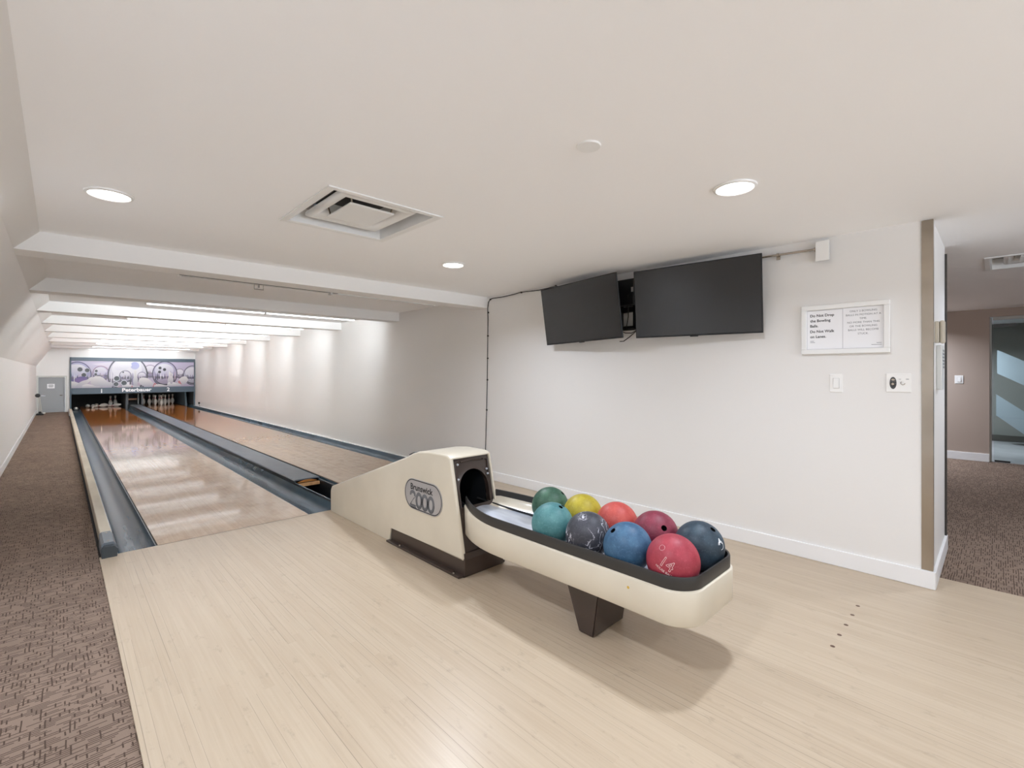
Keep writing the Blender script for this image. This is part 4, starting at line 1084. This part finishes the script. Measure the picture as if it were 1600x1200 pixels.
# ------------------------------------------------------------------ hall door and what shows behind it
b = BM()
box(b, HX + 0.04, HX + 0.065, 0.066, 0.087, 0.002, 1.985, 0.003); box(b, HX + 0.02, HX + 0.08, -1.149, -1.117, 0.002, 1.985, 0.003); box(b, HX + 0.02, HX + 0.08, -1.117, 0.055, 1.955, 1.999, 0.003)
d2 = struct('door_2', b, mat('pale_door_frame', (188, 188, 182), 0.4))
g = NG('door_glass'); g.b.inputs['Base Color'].default_value = (0.86, 0.92, 0.90, 1); g.b.inputs['Transmission Weight'].default_value = 1.0; g.b.inputs['Roughness'].default_value = 0.0; g.b.inputs['IOR'].default_value = 1.25
b = BM(); box(b, HX + 0.045, HX + 0.055, -1.11, 0.048, 0.012, 1.948); obj('glass_pane', b, g.m, d2)
b = BM(); box(b, HX + 0.035, HX + 0.065, -0.17, 0.045, 1.855, 1.90, 0.003); obj('patch_fitting', b, mat('dark_steel', (90, 92, 92), 0.35, 0.8), d2)
b = BM(); box(b, HX + 0.035, HX + 0.065, -0.11, 0.040, 0.006, 0.03, 0.003); obj('floor_pivot', b, BLACK, d2)
b = BM(); box(b, HX + 0.12, 13.4, -4.0, 3.0, -0.12, 0.0); struct('floor_lobby', b, mat('lobby_tile', (150, 150, 150), 0.4, noise=(3, 14)))
b = BM(); box(b, 12.2, 12.3, -4.0, 3.0, 0.0, CEIL); struct('wall_lobby', b, mat('lobby_wall', (128, 130, 124), 0.6))
b = BM(); box(b, 12.17, 12.2, -4.0, 3.0, 0.0, 0.11, 0.003); struct('baseboard_lobby', b, mat('dark_lobby_base', (74, 72, 66), 0.5))
b = BM(); box(b, HX + 0.12, 12.2, 3.0, 3.1, -0.1, CEIL); box(b, HX + 0.12, 12.2, -4.1, -4.0, -0.1, CEIL); struct('wall_lobby_side', b, mat('lobby_wall', (128, 130, 124), 0.6))
t = thing('stair_side', 'pale blue sloping stair side seen through the glass door', 'stair', (11.6, -0.4, 0.05))
b = BM(); prism(b, [(0.02, 1.62), (-1.6, 0.60), (-1.6, 0.18), (0.02, 1.22)], 'x', 11.5, 11.62); obj('stringer', b, mat('sunlit_blue', (150, 163, 168), 0.5), t)  # pale blue holds the sunlit tone of the stair in its colour
b = BM(); prism(b, [(0.03, 0.86), (-0.9, 0.06), (-0.45, 0.06), (0.03, 0.50)], 'x', 11.55, 11.6); obj('lower_stringer', b, mat('sunlit_blue', (150, 163, 168), 0.5), t)
downlight(10.8, 0.6, 'added unseen downlight in the lobby behind the glass door', 4.0)  # unseen lamp added to brighten the view through the glass

# upright machine by the rear door
t = thing('floor_machine', 'small dark upright machine with two pale poles standing by the grey rear door', 'machine', (-0.41, 19.5, -0.012))
b = BM(); box(b, -0.50, -0.34, 19.38, 19.62, -0.012, 0.03, 0.01); box(b, -0.45, -0.39, 19.43, 19.53, 0.03, 0.09, 0.012); obj('base', b, BLACK, t)
b = BM(); bmesh.ops.create_uvsphere(b, u_segments=14, v_segments=8, radius=1.0)
for v in b.verts: v.co = Vector((v.co.x*0.035 - 0.335, v.co.y*0.05 + 19.42, v.co.z*0.02 + 0.045))
obj('foot_pad', b, WHITEP, t, smooth=True)
for xa, xb in ((-0.455, -0.415), (-0.43, -0.38)):
    b = BM(); tube(b, [(xb, 19.48, 0.06), (xa, 19.5, 0.54)], 0.0085, 8); obj('pole', b, mat('pale_pole', (190, 186, 176), 0.35), t, smooth=True)
b = BM(); lathe(b, [(0, -0.05), (0.05, -0.045), (0.058, -0.01), (0.058, 0.02), (0.045, 0.045), (0, 0.05)], (-0.465, 19.5, 0.56), Matrix.Rotation(PI/2, 3, 'X'), 20); obj('head', b, BLACK, t, smooth=True)
b = BM(); tube(b, [(-0.42, 19.5, 0.555), (-0.36, 19.49, 0.55), (-0.31, 19.48, 0.545)], 0.014, 8); obj('handle', b, CHROME, t, smooth=True)
